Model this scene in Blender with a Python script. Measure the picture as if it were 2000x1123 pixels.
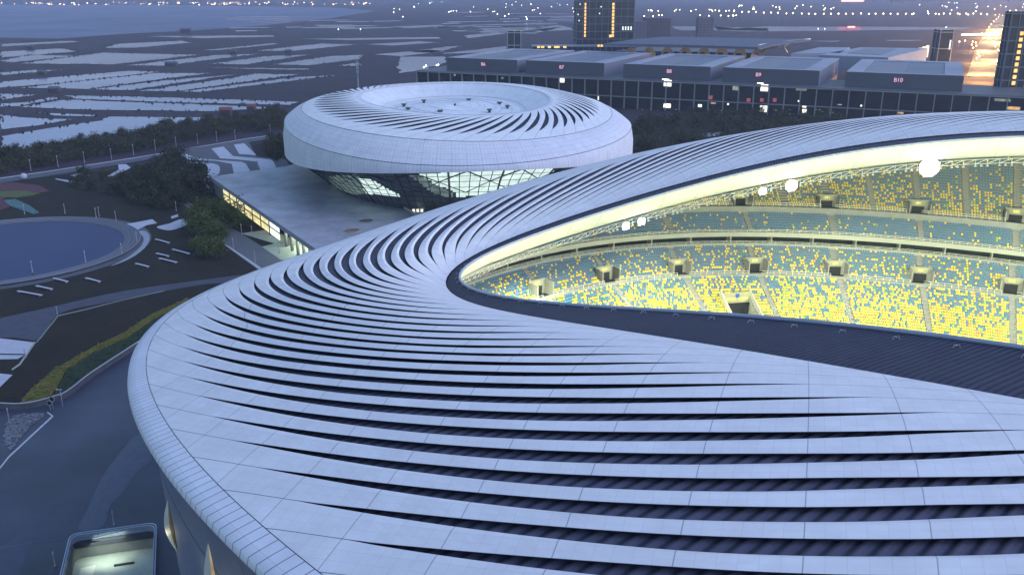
import bpy, math, random
import numpy as np
for o in list(bpy.data.objects): bpy.data.objects.remove(o)
C = bpy.context.scene
R = math.radians
rng = random.Random(7); nr = np.random.RandomState(5)
# ---------------------------------------------------------------- camera, sky, sun, exposure
CH = 85.0; TILT = R(18.5); FPX = 1750.0
cam_d = bpy.data.cameras.new('camera'); cam = bpy.data.objects.new('camera', cam_d)
C.collection.objects.link(cam); C.camera = cam
cam.location = (0, 0, CH); cam.rotation_euler = (R(90)-TILT, 0, 0)
cam_d.sensor_width = 36; cam_d.lens = FPX/2000*36; cam_d.clip_start = 1; cam_d.clip_end = 60000
w = bpy.data.worlds.new('World'); C.world = w; w.use_nodes = True
nt = w.node_tree; bg = nt.nodes['Background']
sky = nt.nodes.new('ShaderNodeTexSky'); sky.sky_type = 'NISHITA'; sky.sun_disc = False
SUN_EL, SUN_AZ = R(32.0), R(105)
sky.sun_elevation = SUN_EL; sky.sun_rotation = SUN_AZ
sky.air_density = 1.3; sky.dust_density = 0.8; sky.ozone_density = 3.0
nt.links.new(sky.outputs[0], bg.inputs[0]); bg.inputs[1].default_value = 0.10
sl = bpy.data.lights.new('sun', 'SUN'); so = bpy.data.objects.new('sun', sl); C.collection.objects.link(so)
sl.energy = 0.9; sl.angle = R(60); sl.color = (0.66, 0.66, 1.0)
so.rotation_euler = (SUN_EL-R(90), 0, -SUN_AZ)
C.view_settings.view_transform = 'Standard'; C.view_settings.look = 'None'
C.view_settings.exposure = 1.28; C.view_settings.gamma = 1
C.render.resolution_x = 1024; C.render.resolution_y = 574
try:
    C.cycles.max_bounces = 6; C.cycles.diffuse_bounces = 3
except Exception: pass
EMK = .7; FL_NEAR = 28000; FL_FAR = 7000
X4= [87.1678,105.3691,-0.4902,103.7308,68.9532,49.3667,-9.8945,-0.3386,89.4833,105.2846,-0.4554,101.2637,61.7478,49.963,-9.7351,86.7479,106.1118,-0.5448,138.0214,115.176,46.5413,-11.3586,0.9035,0.0577,-0.0071,0.0129,0.0155,0.0067,-0.0395,0.0328,0.0005,0.0287,0.0204,0.0203,0.0016,0.0066,-2.9435,-2.3557]
GYM= [-25.318,395.972,0.222,1.46,72.4,30.639,0.784,-1.149,73.19,23.358,-4.557,0.141,64.928,36.173,0.551,0.18,40.071,39.936,0.335,0.322]
SG="""222.5 226.4 230.3 234.1 237.8 241.4 244.7 248 251.1 254.2 257.3
222.9 226.7 230.4 234 237.5 240.9 244.2 247.3 250.4 253.4 256.4
222.9 226.5 230.1 233.6 236.9 240.2 243.4 246.5 249.4 252.4 255.3
222.5 226 229.4 232.8 236 239.2 242.3 245.4 248.3 251.2 254.1
221.8 225.1 228.4 231.7 234.9 238 241.1 244.1 247 249.9 252.8
220.7 223.9 227.1 230.3 233.5 236.6 239.6 242.6 245.6 248.5 251.5
219.4 222.5 225.6 228.7 231.8 235 238 241.1 244.2 247.2 250.2
217.8 220.8 223.9 227 230.1 233.2 236.3 239.5 242.7 245.8 249
216.1 219.1 222 225.1 228.1 231.3 234.6 237.9 241.2 244.6 248
214.4 217.2 220.2 223.1 226.2 229.4 232.7 236.2 239.8 243.5 247.2
212.6 215.4 218.3 221.2 224.2 227.4 230.9 234.6 238.5 242.6 246.7
210.9 213.7 216.5 219.3 222.3 225.5 229.1 233 237.3 241.9 246.7
209.3 212.1 214.9 217.7 220.6 223.8 227.4 231.6 236.3 241.5 247
207.8 210.6 213.4 216.3 219.2 222.4 226 230.4 235.6 241.4 247.7
206.5 209.4 212.3 215.2 218.2 221.4 224.9 229.7 235.2 241.7 248.6
205.5 208.4 211.4 214.5 217.6 220.9 224.8 229.6 235.5 242.4 249.2
204.7 207.8 210.9 214.1 217.4 221 224.9 229.8 236.1 242.9 249.4
204.3 207.5 210.7 214 217.6 221.2 225 230.2 236.6 243.2 249.3
204.2 207.5 210.9 214.3 218 221.9 226 231.3 237.6 243.9 249.3
204.4 208 211.6 215.1 218.9 223.5 228.3 233.8 239.7 244.9 249.6
205 208.9 212.8 216.8 221 226.2 231.4 236.9 242.2 246.3 250.1
205.9 210.2 214.5 219.1 224 229.2 234.7 240.4 245.1 248 250.8
207.2 211.9 216.7 221.7 226.9 232.3 238.5 244.5 248.4 250.1 251.9
208.9 213.9 219.1 224.4 230.1 236.6 243.7 249.7 252.1 252.5 253.2
210.8 216.4 221.9 227.7 234.3 241.9 249.4 254.2 255.2 254.9 254.6
213 219.1 225.2 231.7 239 246.9 253.2 256.5 257 256.6 256
215.4 222 228.7 236 243.6 250.5 254.8 256.7 257.4 257.3 257
217.8 224.8 232 239.3 246.2 251.4 254.3 255.8 256.7 257.2 257.6
220.1 227.2 234.2 240.9 246.5 250.3 252.6 254.2 255.5 256.6 257.6
222.2 228.9 235.3 240.9 245.2 248.3 250.6 252.3 253.8 255.5 257.2
223.6 229.6 235.3 239.9 243.6 246.4 248.6 250.5 252.3 254.3 256.4
224.4 229.6 234.6 238.7 242 244.6 246.9 249 250.9 253.1 255.4
224.6 229.1 233.5 237.3 240.4 243 245.4 247.5 249.7 251.9 254.3
224.3 228.2 232.2 235.8 238.8 241.3 243.8 246.1 248.4 250.7 253.1
223.6 227.2 230.7 234.1 237 239.6 242.1 244.6 247 249.5 252
222.4 225.8 229 232.1 235 237.8 240.4 243 245.7 248.3 250.9
221 224.1 227.2 230.2 233.1 235.9 238.7 241.5 244.3 247.1 249.8
219.2 222.2 225.2 228.2 231.2 234.1 237.1 240 243 245.9 248.9
217.3 220.3 223.3 226.3 229.3 232.4 235.5 238.6 241.8 244.9 248.1
215.3 218.3 221.4 224.5 227.6 230.8 234.1 237.4 240.7 244 247.4
213.4 216.5 219.6 222.8 226.1 229.4 232.8 236.2 239.8 243.3 246.9
211.5 214.8 218 221.3 224.7 228.2 231.7 235.3 239.1 242.8 246.6
209.8 213.2 216.6 220.1 223.6 227.2 230.9 234.7 238.6 242.5 246.5
208.4 211.9 215.5 219.1 222.7 226.5 230.3 234.3 238.3 242.4 246.6
207.3 211 214.6 218.4 222.2 226 230 234.2 238.4 242.6 246.9
206.5 210.3 214.1 218 221.9 225.9 230.1 234.3 238.7 243.1 247.5
206 210 214 218 222 226.2 230.4 234.8 239.2 243.7 248.2
205.9 210 214.1 218.3 222.5 226.7 231.1 235.5 240 244.6 249.2
206.2 210.4 214.7 218.9 223.3 227.6 232.1 236.5 241.1 245.6 250.2
206.8 211.2 215.5 219.9 224.3 228.8 233.3 237.8 242.3 246.9 251.4
207.8 212.2 216.7 221.2 225.7 230.2 234.7 239.2 243.7 248.2 252.6
209 213.6 218.1 222.7 227.3 231.8 236.3 240.8 245.2 249.5 253.9
210.5 215.1 219.8 224.4 228.9 233.5 238 242.3 246.6 250.9 255.1
212.2 216.8 221.5 226.1 230.7 235.2 239.6 243.9 248 252.1 256.2
214 218.6 223.3 227.9 232.4 236.9 241.2 245.3 249.3 253.2 257.1
215.8 220.4 225 229.6 234 238.4 242.5 246.5 250.4 254.1 257.8
217.5 222.1 226.6 231.1 235.4 239.6 243.6 247.5 251.1 254.7 258.3
219.2 223.6 228 232.3 236.5 240.6 244.4 248.1 251.6 255 258.4
220.6 224.9 229.1 233.3 237.3 241.2 244.9 248.4 251.7 255 258.3
221.7 225.8 229.9 233.9 237.7 241.4 245 248.3 251.6 254.8 257.9"""
# ---------------------------------------------------------------- helpers
CT, ST_ = math.cos(TILT), math.sin(TILT)
def at(px, py, z=0.0):            # the spot at height z seen at a pixel of the 2000 x 1123 photograph
    u = (px-1000)/FPX; v = (py-561.5)/FPX; t = (CH-z)/(ST_+v*CT)
    return (u*t, (CT-v*ST_)*t, z)
def proj(P):
    P = np.asarray(P, float); X, Y, Z = P[..., 0], P[..., 1], P[..., 2]-CH
    d = Y*CT-Z*ST_; dn = -(Z*CT+Y*ST_); d = np.where(d > 1, d, 1e-3)
    return 1000+FPX*X/d, 561.5+FPX*dn/d, d
def on_edge(px, Y, z):            # point at forward distance Y and height z seen in pixel column px
    return ((px-1000)/FPX*(Y*CT-(z-CH)*ST_), Y, z)
def tag(o, label=None, cat=None, group=None, kind=None):
    if label: o['label'] = label
    if cat: o['category'] = cat
    if group: o['group'] = group
    if kind: o['kind'] = kind
    return o
def thing(name, label, cat, loc=(0, 0, 0), rz=0.0, group=None):
    o = bpy.data.objects.new(name, None); C.collection.objects.link(o)
    o.location = loc; o.rotation_euler = (0, 0, rz); o.empty_display_size = 1
    return tag(o, label, cat, group)
def children(o): return [c for c in bpy.data.objects if c.parent == o]
def copy_tree(o, kids=None, parent=None):
    c = o.copy(); C.collection.objects.link(c)
    if parent: c.parent = parent
    for ch, sub in (kids or []):
        copy_tree(ch, sub, c)
    return c
class MB:
    def __init__(s): s.v = []; s.f = []; s.m = []
    def add(s, vs, fs, m=0):
        n = len(s.v); s.v += [tuple(p) for p in vs]; s.f += [tuple(i+n for i in f) for f in fs]; s.m += [m]*len(fs)
    def quad(s, a, b, c, d, m=0): s.add([a, b, c, d], [(0, 1, 2, 3)], m)
    def box(s, c, d, rz=0.0, m=0):
        x, y, z = d[0]/2, d[1]/2, d[2]/2; cs, sn = math.cos(rz), math.sin(rz)
        vs = [(c[0]+a*x*cs-b*y*sn, c[1]+a*x*sn+b*y*cs, c[2]+k*z) for k in (-1, 1) for a, b in ((-1, -1), (1, -1), (1, 1), (-1, 1))]
        s.add(vs, [(3, 2, 1, 0), (4, 5, 6, 7), (0, 1, 5, 4), (1, 2, 6, 5), (2, 3, 7, 6), (3, 0, 4, 7)], m)
    def prism(s, poly, z0, z1, m=0, mt=None):
        n = len(poly)
        a = sum(poly[i][0]*poly[(i+1) % n][1]-poly[(i+1) % n][0]*poly[i][1] for i in range(n))
        if a < 0: poly = poly[::-1]
        vs = [(p[0], p[1], z0) for p in poly]+[(p[0], p[1], z1) for p in poly]
        s.add(vs, [(i, (i+1) % n, (i+1) % n+n, i+n) for i in range(n)], m)
        s.add(vs, [tuple(range(n, 2*n))], m if mt is None else mt)
        s.add(vs, [tuple(range(n-1, -1, -1))], m)
    def tube(s, pts, r, n=6, m=0, close=False):
        pts = [np.array(p, float) for p in pts]; N = len(pts); rings = []
        for i, p in enumerate(pts):
            a = pts[(i-1) % N] if (close or i > 0) else p; b = pts[(i+1) % N] if (close or i < N-1) else p
            d = b-a; d = d/(np.linalg.norm(d)+1e-9)
            u = np.cross(d, (0, 0, 1)) if abs(d[2]) < .95 else np.cross(d, (1, 0, 0)); u /= np.linalg.norm(u)
            w_ = np.cross(d, u); rr = r[i] if hasattr(r, '__len__') else r
            rings.append([p+rr*(math.cos(2*math.pi*k/n)*u+math.sin(2*math.pi*k/n)*w_) for k in range(n)])
        vs = [q for g in rings for q in g]; fs = []
        for i in range(N if close else N-1):
            j = (i+1) % N
            for k in range(n): fs.append((i*n+k, i*n+(k+1) % n, j*n+(k+1) % n, j*n+k))
        if not close: fs += [tuple(range(n-1, -1, -1)), tuple((N-1)*n+k for k in range(n))]
        s.add(vs, fs, m)
    def grid(s, G, m=0):          # G: (a, b, 3) array
        a, b = G.shape[:2]
        s.add(G.reshape(-1, 3).tolist(), [(i*b+j, i*b+j+1, (i+1)*b+j+1, (i+1)*b+j) for i in range(a-1) for j in range(b-1)], m)
    def sphere(s, c, r, n=8, k=5, m=0):
        vs = []; fs = []
        for i in range(k+1):
            ph = math.pi*i/k
            for j in range(n): vs.append((c[0]+r*math.sin(ph)*math.cos(2*math.pi*j/n), c[1]+r*math.sin(ph)*math.sin(2*math.pi*j/n), c[2]+r*math.cos(ph)))
        for i in range(k):
            for j in range(n): fs.append((i*n+j, (i+1)*n+j, (i+1)*n+(j+1) % n, i*n+(j+1) % n))
        s.add(vs, fs, m)
    def build(s, name, mats, parent=None, smooth=False):
        if not isinstance(mats, (list, tuple)): mats = [mats]
        me = bpy.data.meshes.new(name); ox, oy, oz = parent_origin(parent)
        rz = parent_rz(parent); cs, sn = math.cos(-rz), math.sin(-rz)
        vs = [((x-ox)*cs-(y-oy)*sn, (x-ox)*sn+(y-oy)*cs, z-oz) for x, y, z in s.v] if parent else s.v
        me.from_pydata(vs, [], s.f)
        for q in mats: me.materials.append(q)
        if len(mats) > 1: me.polygons.foreach_set('material_index', s.m)
        if smooth: me.polygons.foreach_set('use_smooth', [True]*len(s.f))
        me.update()
        o = bpy.data.objects.new(name, me); C.collection.objects.link(o)
        if parent: o.parent = parent
        return o
def parent_origin(p):
    while p is not None and p.parent is not None: p = p.parent
    return tuple(p.location) if p is not None else (0, 0, 0)
def parent_rz(p):
    while p is not None and p.parent is not None: p = p.parent
    return p.rotation_euler[2] if p is not None else 0.0
def gridmesh(name, G, mat, parent=None, uv=None, smooth=True, flip=False, mask=None, mi=None):
    a, b = G.shape[:2]; i, j = np.meshgrid(np.arange(a-1), np.arange(b-1), indexing='ij')
    q = np.stack([i*b+j, (i+1)*b+j, (i+1)*b+j+1, i*b+j+1], -1).reshape(-1, 4)
    if mask is not None: q = q[mask.reshape(-1)]
    if flip: q = q[:, ::-1]
    return quadmesh(name, G.reshape(-1, 3), q, mat, parent, None if uv is None else uv.reshape(-1, 2), smooth, mi)
def quadmesh(name, V, q, mat, parent=None, uv=None, smooth=False, mi=None):
    me = bpy.data.meshes.new(name); V = np.asarray(V, float)-np.array(parent_origin(parent))
    q = np.ascontiguousarray(q, dtype=np.int32)
    me.vertices.add(len(V)); me.vertices.foreach_set('co', V.ravel())
    me.loops.add(q.size); me.loops.foreach_set('vertex_index', q.ravel())
    me.polygons.add(len(q)); me.polygons.foreach_set('loop_start', np.arange(0, q.size, 4, dtype=np.int32))
    try: me.polygons.foreach_set('loop_total', np.full(len(q), 4, dtype=np.int32))
    except Exception: pass
    for m_ in (mat if isinstance(mat, (list, tuple)) else [mat]): me.materials.append(m_)
    if mi is not None: me.polygons.foreach_set('material_index', np.asarray(mi, dtype=np.int32))
    me.polygons.foreach_set('use_smooth', np.full(len(q), smooth))
    if uv is not None:
        l = me.uv_layers.new(name='UVMap'); l.data.foreach_set('uv', np.asarray(uv)[q.ravel()].ravel())
    me.update(calc_edges=True); me.validate()
    o = bpy.data.objects.new(name, me); C.collection.objects.link(o)
    if parent: o.parent = parent
    return o
# ---------------------------------------------------------------- materials
class N:
    def __init__(s, name):
        s.mat = bpy.data.materials.new(name); s.mat.use_nodes = True; s.t = s.mat.node_tree
        s.b = s.t.nodes['Principled BSDF']; s.out = s.t.nodes['Material Output']
    def n(s, ty, **k):
        x = s.t.nodes.new(ty)
        for a, v in k.items(): setattr(x, a, v)
        return x
    def l(s, a, b): s.t.links.new(a, b)
    def math(s, op, a, b=None, c=None):
        x = s.n('ShaderNodeMath', operation=op)
        for i, v in enumerate((a, b, c)):
            if v is None: continue
            if isinstance(v, (int, float)): x.inputs[i].default_value = v
            else: s.l(v, x.inputs[i])
        return x.outputs[0]
    def mix(s, f, a, b):
        x = s.n('ShaderNodeMix', data_type='RGBA')
        for i, v in ((0, f), (6, a), (7, b)):
            if isinstance(v, (int, float)): x.inputs[i].default_value = v
            elif isinstance(v, tuple): x.inputs[i].default_value = (*v, 1)
            else: s.l(v, x.inputs[i])
        return x.outputs[2]
    def noise(s, scale, detail=4, rough=.6, vec=None):
        x = s.n('ShaderNodeTexNoise'); x.inputs['Scale'].default_value = scale; x.inputs['Detail'].default_value = detail
        x.inputs['Roughness'].default_value = rough
        if vec is None:
            g = s.n('ShaderNodeNewGeometry'); vec = g.outputs['Position']
        s.l(vec, x.inputs['Vector']); return x.outputs[0]
    def ramp(s, f, stops):
        x = s.n('ShaderNodeValToRGB'); e = x.color_ramp.elements
        e[0].position, e[0].color = stops[0][0], (*stops[0][1], 1); e[1].position, e[1].color = stops[-1][0], (*stops[-1][1], 1)
        for p, c in stops[1:-1]:
            q = e.new(p); q.color = (*c, 1)
        s.l(f, x.inputs[0]); return x.outputs[0]
    def bump(s, h, st=.3, d=.1):
        x = s.n('ShaderNodeBump'); x.inputs['Strength'].default_value = st; x.inputs['Distance'].default_value = d
        s.l(h, x.inputs['Height']); s.l(x.outputs[0], s.b.inputs['Normal'])
def mat(name, col, rough=.6, var=.15, scale=.5, metal=0.0, bump=0.0, spec=None):
    m = N(name); c2 = tuple(min(1, c*(1+var)) for c in col); c1 = tuple(c*(1-var) for c in col)
    f = m.noise(scale, 5); m.l(m.ramp(f, [(.3, c1), (.7, c2)]), m.b.inputs['Base Color'])
    m.b.inputs['Roughness'].default_value = rough; m.b.inputs['Metallic'].default_value = metal
    if spec is not None: m.b.inputs['Specular IOR Level'].default_value = spec
    if bump: m.bump(f, bump, .3)
    return m.mat
def emit(name, col, st, base=(.1, .1, .1), var=0.0, scale=1.0):
    m = N(name); m.b.inputs['Base Color'].default_value = (*base, 1); m.b.inputs['Emission Color'].default_value = (*col, 1)
    m.b.inputs['Emission Strength'].default_value = st*EMK
    if var:
        f = m.noise(scale, 2); m.l(m.ramp(f, [(.3, tuple(c*(1-var) for c in col)), (.7, col)]), m.b.inputs['Emission Color'])
    return m.mat
def line(m, x, wd):               # 1 on a thin line at every integer of x
    fr = m.math('FRACT', m.math('ADD', x, .5)); d = m.math('ABSOLUTE', m.math('SUBTRACT', fr, .5))
    return m.math('LESS_THAN', d, wd)
def fin_mat(name, col, big, small, k1=.45, k2=.78, subs=6, vs=1.0):
    m = N(name); uv = m.n('ShaderNodeUVMap'); sp = m.n('ShaderNodeSeparateXYZ'); m.l(uv.outputs[0], sp.inputs[0])
    u, v = sp.outputs[0], sp.outputs[1]
    f = m.noise(.22, 8, .7); base = m.ramp(f, [(.3, tuple(c*.86 for c in col)), (.7, tuple(min(1, c*1.05) for c in col))])
    wn = m.n('ShaderNodeTexWhiteNoise', noise_dimensions='2D'); cb = m.n('ShaderNodeCombineXYZ')
    m.l(m.math('FLOOR', m.math('MULTIPLY', u, float(subs))), cb.inputs[0]); m.l(m.math('FLOOR', m.math('MULTIPLY', v, 3.0*vs)), cb.inputs[1]); m.l(cb.outputs[0], wn.inputs[0])
    base = m.mix(m.math('MULTIPLY', wn.outputs[0], .22), base, tuple(c*.8 for c in col))
    base = m.mix(m.math('MULTIPLY', line(m, m.math('MULTIPLY', u, float(subs)), small), 1-k2), base, (.05, .06, .1))
    base = m.mix(m.math('MULTIPLY', line(m, m.math('MULTIPLY', v, 3.0*vs), small*2), (1-k2)*.6), base, (.05, .06, .1))
    base = m.mix(m.math('MULTIPLY', line(m, u, big), 1-k1), base, (.04, .05, .09))
    base = m.mix(m.math('MULTIPLY', line(m, v, big*2.2), 1-k1), base, (.04, .05, .09))
    m.l(base, m.b.inputs['Base Color']); m.b.inputs['Roughness'].default_value = .7; m.b.inputs['Metallic'].default_value = .0
    m.b.inputs['Specular IOR Level'].default_value = .12
    return m.mat
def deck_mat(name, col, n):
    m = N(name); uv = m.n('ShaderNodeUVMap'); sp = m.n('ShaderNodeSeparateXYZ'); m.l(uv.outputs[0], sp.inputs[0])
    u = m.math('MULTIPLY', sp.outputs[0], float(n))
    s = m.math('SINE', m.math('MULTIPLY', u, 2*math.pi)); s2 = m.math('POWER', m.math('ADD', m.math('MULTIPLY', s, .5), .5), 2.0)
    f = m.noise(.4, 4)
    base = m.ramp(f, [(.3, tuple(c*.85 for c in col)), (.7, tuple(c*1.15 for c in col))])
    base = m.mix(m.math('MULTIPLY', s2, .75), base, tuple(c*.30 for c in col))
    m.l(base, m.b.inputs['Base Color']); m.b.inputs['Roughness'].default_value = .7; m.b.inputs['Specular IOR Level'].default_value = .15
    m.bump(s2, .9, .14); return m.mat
def water_mat(name, c, dif, rough, fac):
    m = N(name); f = m.noise(.004, 5, .6); f2 = m.noise(.3, 3); g = m.n('ShaderNodeBsdfGlossy'); g.inputs['Roughness'].default_value = rough; d = m.n('ShaderNodeBsdfDiffuse'); mx = m.n('ShaderNodeMixShader'); mx.inputs[0].default_value = fac
    m.l(m.ramp(f, [(.35, tuple(x*.85 for x in c)), (.65, tuple(x*1.1 for x in c))]), g.inputs['Color']); d.inputs['Color'].default_value = (*dif, 1)
    bp = m.n('ShaderNodeBump'); bp.inputs['Strength'].default_value = .08; bp.inputs['Distance'].default_value = .2; m.l(f2, bp.inputs['Height']); m.l(bp.outputs[0], g.inputs['Normal'])
    m.l(d.outputs[0], mx.inputs[1]); m.l(g.outputs[0], mx.inputs[2]); m.l(mx.outputs[0], m.out.inputs['Surface']); return m.mat
M_white = fin_mat('white_roof_panels', (.57, .59, .64), .006, .012, k1=.55, k2=.80)
M_lip = fin_mat('white_lip_panels', (.56, .59, .68), .045, .02, subs=1, k1=.35)
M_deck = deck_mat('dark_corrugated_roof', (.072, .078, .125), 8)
M_edge_shade = mat('fin_edge_shade', (.022, .026, .048), .7, .1, 1)  # slit shade put into the colour of the fins' upright edge faces
M_ringdeck = deck_mat('dark_ring_roof', (.046, .050, .085), 8)
M_gym = fin_mat('white_shingle_panels', (.58, .60, .68), .02, .04, k1=.8, k2=.74, subs=4, vs=1.0)
M_gymroof = fin_mat('white_fin_panels', (.62, .65, .70), .008, .02, k1=.7, k2=.88, subs=3)
M_pale = mat('pale_fascia', (.36, .36, .31), .5, .05, .3)
M_conc = mat('concrete', (.28, .28, .26), .8, .12, .4)
M_concd = mat('dark_concrete', (.17, .17, .17), .8, .15, .4)
M_rail = mat('pale_railing', (.62, .62, .56), .5, .05, 1)
M_steel = mat('grey_steel', (.30, .31, .32), .4, .1, 1, .4)
M_darksteel = mat('dark_steel', (.06, .065, .08), .4, .1, 1, .3)
M_pole = mat('pale_pole_paint', (.26, .29, .36), .4, .05, 1)
M_fac = fin_mat('facade_panels', (.14, .17, .25), .006, .004, k1=.35, k2=.9, subs=1)
# ---------------------------------------------------------------- stadium
KS = 1.15
SGA = np.array([[float(v) for v in r.split()] for r in SG.split('\n')])
def ring(cx, cy, ph, a, b, T, h, z):
    r = 1+h[0]*np.cos(3*T)+h[1]*np.sin(3*T)+h[2]*np.cos(4*T)+h[3]*np.sin(4*T)
    x = a*np.cos(T)*r; y = b*np.sin(T)*r
    P = np.stack([cx+x*np.cos(ph)-y*np.sin(ph), cy+x*np.sin(ph)+y*np.cos(ph), z], -1)
    return np.array([0, 0, CH])+KS*(P-np.array([0, 0, CH]))
def edges(T):
    T = np.asarray(T, float); x = X4
    cx, cy, ph, aw, bw, zw, z1w, zsw, ocx, ocy, oph, ao, bo, zo, z1o, ecx, ecy, eph, ae, be, ze, z1e = x[:22]; h = x[24:]
    W = ring(cx, cy, ph, aw, bw, T, h[0:4], zw+z1w*np.cos(2*T)+zsw*np.sin(2*T))
    O = ring(ocx, ocy, oph, ao, bo, T, h[4:8], zo+z1o*np.cos(2*T))
    E = ring(ecx, ecy, eph, ae, be, T, h[8:12], ze+z1e*np.cos(2*T)+h[12]*np.cos(T)+h[13]*np.sin(T))
    return W, O, E
def surf(T, s, bump=2.5*KS):
    W, O, E = edges(T); s = np.asarray(s)[..., None]
    P = (1-s)*E+s*W; P[..., 2] += bump*4*(s*(1-s))[..., 0]; return P
def cr(p0, p1, p2, p3, f): return p1+.5*f*(p2-p0+f*(2*p0-5*p1+4*p2-p3+f*(3*(p1-p2)+p3-p0)))
def slit_t(s, k):                 # ellipse angle (radians) of slit curve k at fraction s from outer to inner edge
    s, k = np.broadcast_arrays(np.asarray(s, float), np.asarray(k, float))
    kk = (k+60)/2.; i = np.floor(kk).astype(int); f = kk-i
    q = np.clip(s, 0, 1)*10; j = np.clip(q.astype(int), 0, 9); h = q-j
    def gj(jj):
        jj = np.clip(jj, 0, 10); return cr(SGA[(i-1) % 60, jj], SGA[i % 60, jj], SGA[(i+1) % 60, jj], SGA[(i+2) % 60, jj], f)
    return np.radians(3*k+cr(gj(j-1), gj(j), gj(j+1), gj(j+2), h))
KA = [-60, -44, -34, -30, -26, -24, -20, -16, -12, -10, -7, -5, -3, -1, 2, 8, 20, 60]
S0 = [.08, .10, .18, .27, .36, .40, .41, .36, .32, .27, .20, .16, .14, .11, .10, .08, .09, .10]
KB = [-60, -34, -20, -18, -15, -12, -10, 6, 60]
S1 = [.86, .93, .93, .92, .87, .82, .79, .79, .84]
def s01(k): return np.interp(k, KA, S0), np.interp(k, KB, S1)
def amp(u):                       # how far a slit is open along its length
    u = np.clip(u, 0, 1); a = np.clip(u/.30, 0, 1); b = np.clip((1-u)/.70, 0, 1)
    return np.sin(a*math.pi/2)**1.0*np.sin(b*math.pi/2)**1.1
stad = thing('stadium', 'large oval stadium with white spiral roof fins and floodlit yellow and blue seats', 'stadium', (*[float(v) for v in (88*KS, 105*KS)], 0))
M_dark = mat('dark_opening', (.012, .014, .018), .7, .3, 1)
NK_ = 120; DROP = .50
KW = [-60, -36, -20, -12, -6, 60]
def wm(k): return np.interp(k, KW, [.45, .46, .50, .53, .54, .52])
def sh(k): return np.interp(k, KW, [-.1, -.26, -.24, -.18, 0, 0])
def dropf(t): return np.interp(np.degrees(np.mod(t, 2*math.pi)), [0, 30, 60, 165, 195, 225, 330, 360], [.5, .5, .5, .5, .55, .5, .5, .5])
def unwarp(P):                    # position round the inner edge of the nearest point, in 6 m panels
    p = P.reshape(-1, 3)[:, :2]; o = np.empty(len(p))
    for i in range(0, len(p), 4000):
        q = p[i:i+4000]; j = ((q[:, None, 0]-WN[None, :, 0])**2+(q[:, None, 1]-WN[None, :, 1])**2).argmin(1)
        tg = WN[(j+1) % 1440]-WN[(j-1) % 1440]; tg /= np.linalg.norm(tg, axis=1)[:, None]; o[i:i+4000] = WL[j]+((q-WN[j])*tg).sum(1)*.5
    # along the near side the joints run parallel, square to the structure
    q = p; tt = np.empty(len(p))
    for i in range(0, len(p), 4000): tt[i:i+4000] = ((p[i:i+4000, None, 0]-WN[None, :, 0])**2+(p[i:i+4000, None, 1]-WN[None, :, 1])**2).argmin(1)*.25
    w_ = np.clip((tt-205)/26, 0, 1); w_ = w_*w_*(3-2*w_); w_ *= np.clip((330-tt)/30, 0, 1)
    par = (p@np.array([.948, -.318])-WN[872]@np.array([.948, -.318]))/6.2
    return (w_*par+(1-w_)*((o-WL[872])/5.6)).reshape(P.shape[:-1])
_w = edges(np.linspace(0, 2*math.pi, 1441))[0]; WN = _w[:-1, :2]; WL = np.concatenate([[0], np.cumsum(np.linalg.norm(np.diff(WN, axis=0), axis=1))])
def fin(k):
    """white fin between slit curves k-1 and k"""
    s0, s1 = s01(k-.5)
    s = np.unique(np.concatenate([np.linspace(.0326, s0, 6), np.linspace(s0, s1, 64), np.linspace(s1, 1, 6)]))
    ua = (s-s01(k-1)[0])/(s01(k-1)[1]-s01(k-1)[0]); ub = (s-s01(k)[0])/(s01(k)[1]-s01(k)[0])
    qa, qb = amp(ua), amp(ub)
    cols = []; uvs = []
    wv = wm(k-1)*qa; sa = sh(k-1)*qa; sb = sh(k)*qb
    for f, dz in ((0., 'a'), (.012, 'b'), (.30, 'c'), (1., 'd'), (1., 'e')):
        ka_ = k-1+sa+wv; kb_ = k+sb; kk = ka_+(kb_-ka_)*f-(.05*qb if dz == 'e' else 0)
        t = slit_t(s, kk); P = surf(t, s); DR = dropf(t); DS = DR/.5
        if dz == 'a': P[:, 2] += -(DR+.10)*qa
        if dz == 'b': P[:, 2] += -.05*DS*qa
        if dz == 'c': P[:, 2] += .14*DS*(qa+qb)/2
        if dz == 'd': P[:, 2] += -.12*DS*qb
        if dz == 'e': P[:, 2] += -.30*DS*qb
        cols.append(P); uvs.append(np.full(len(s), k-1+(f if dz != 'e' else .995)))
    G = np.stack(cols, 1); return G, np.stack([unwarp(G), np.stack(uvs, 1)], -1)
vis = []
for k in range(-59, 61):
    G_, U_ = fin(k); px, py, d = proj(G_)
    m = (px > -60) & (px < 2060) & (py > -20) & (py < 1180) & (d > 5)
    vis.append((-m.sum(), k, G_, U_))
vis.sort(key=lambda q: q[0])
rest = []
nvis = 0
for n_, k, G_, U_ in vis:
    if n_ < 0 and nvis < 98:
        gridmesh('roof_fin', G_, [M_white, M_edge_shade], stad, U_, smooth=False, flip=True, mi=np.tile([1, 0, 0, 1], G_.shape[0]-1)); nvis += 1
    else: rest.append((G_, U_))
if rest:
    V = []; Q = []; UV = []; n = 0
    for G_, U_ in rest:
        a, b = G_.shape[:2]; i, j = np.meshgrid(np.arange(a-1), np.arange(b-1), indexing='ij')
        Q.append(np.stack([i*b+j, i*b+j+1, (i+1)*b+j+1, (i+1)*b+j], -1).reshape(-1, 4)+n); V.append(G_.reshape(-1, 3)); UV.append(U_.reshape(-1, 2)); n += a*b
    o = quadmesh('roof_fins_far_side', np.concatenate(V), np.concatenate(Q), [M_white, M_edge_shade], stad, np.concatenate(UV), mi=np.tile([1, 0, 0, 1], len(np.concatenate(Q))//4)); o['kind'] = 'stuff'
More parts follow.
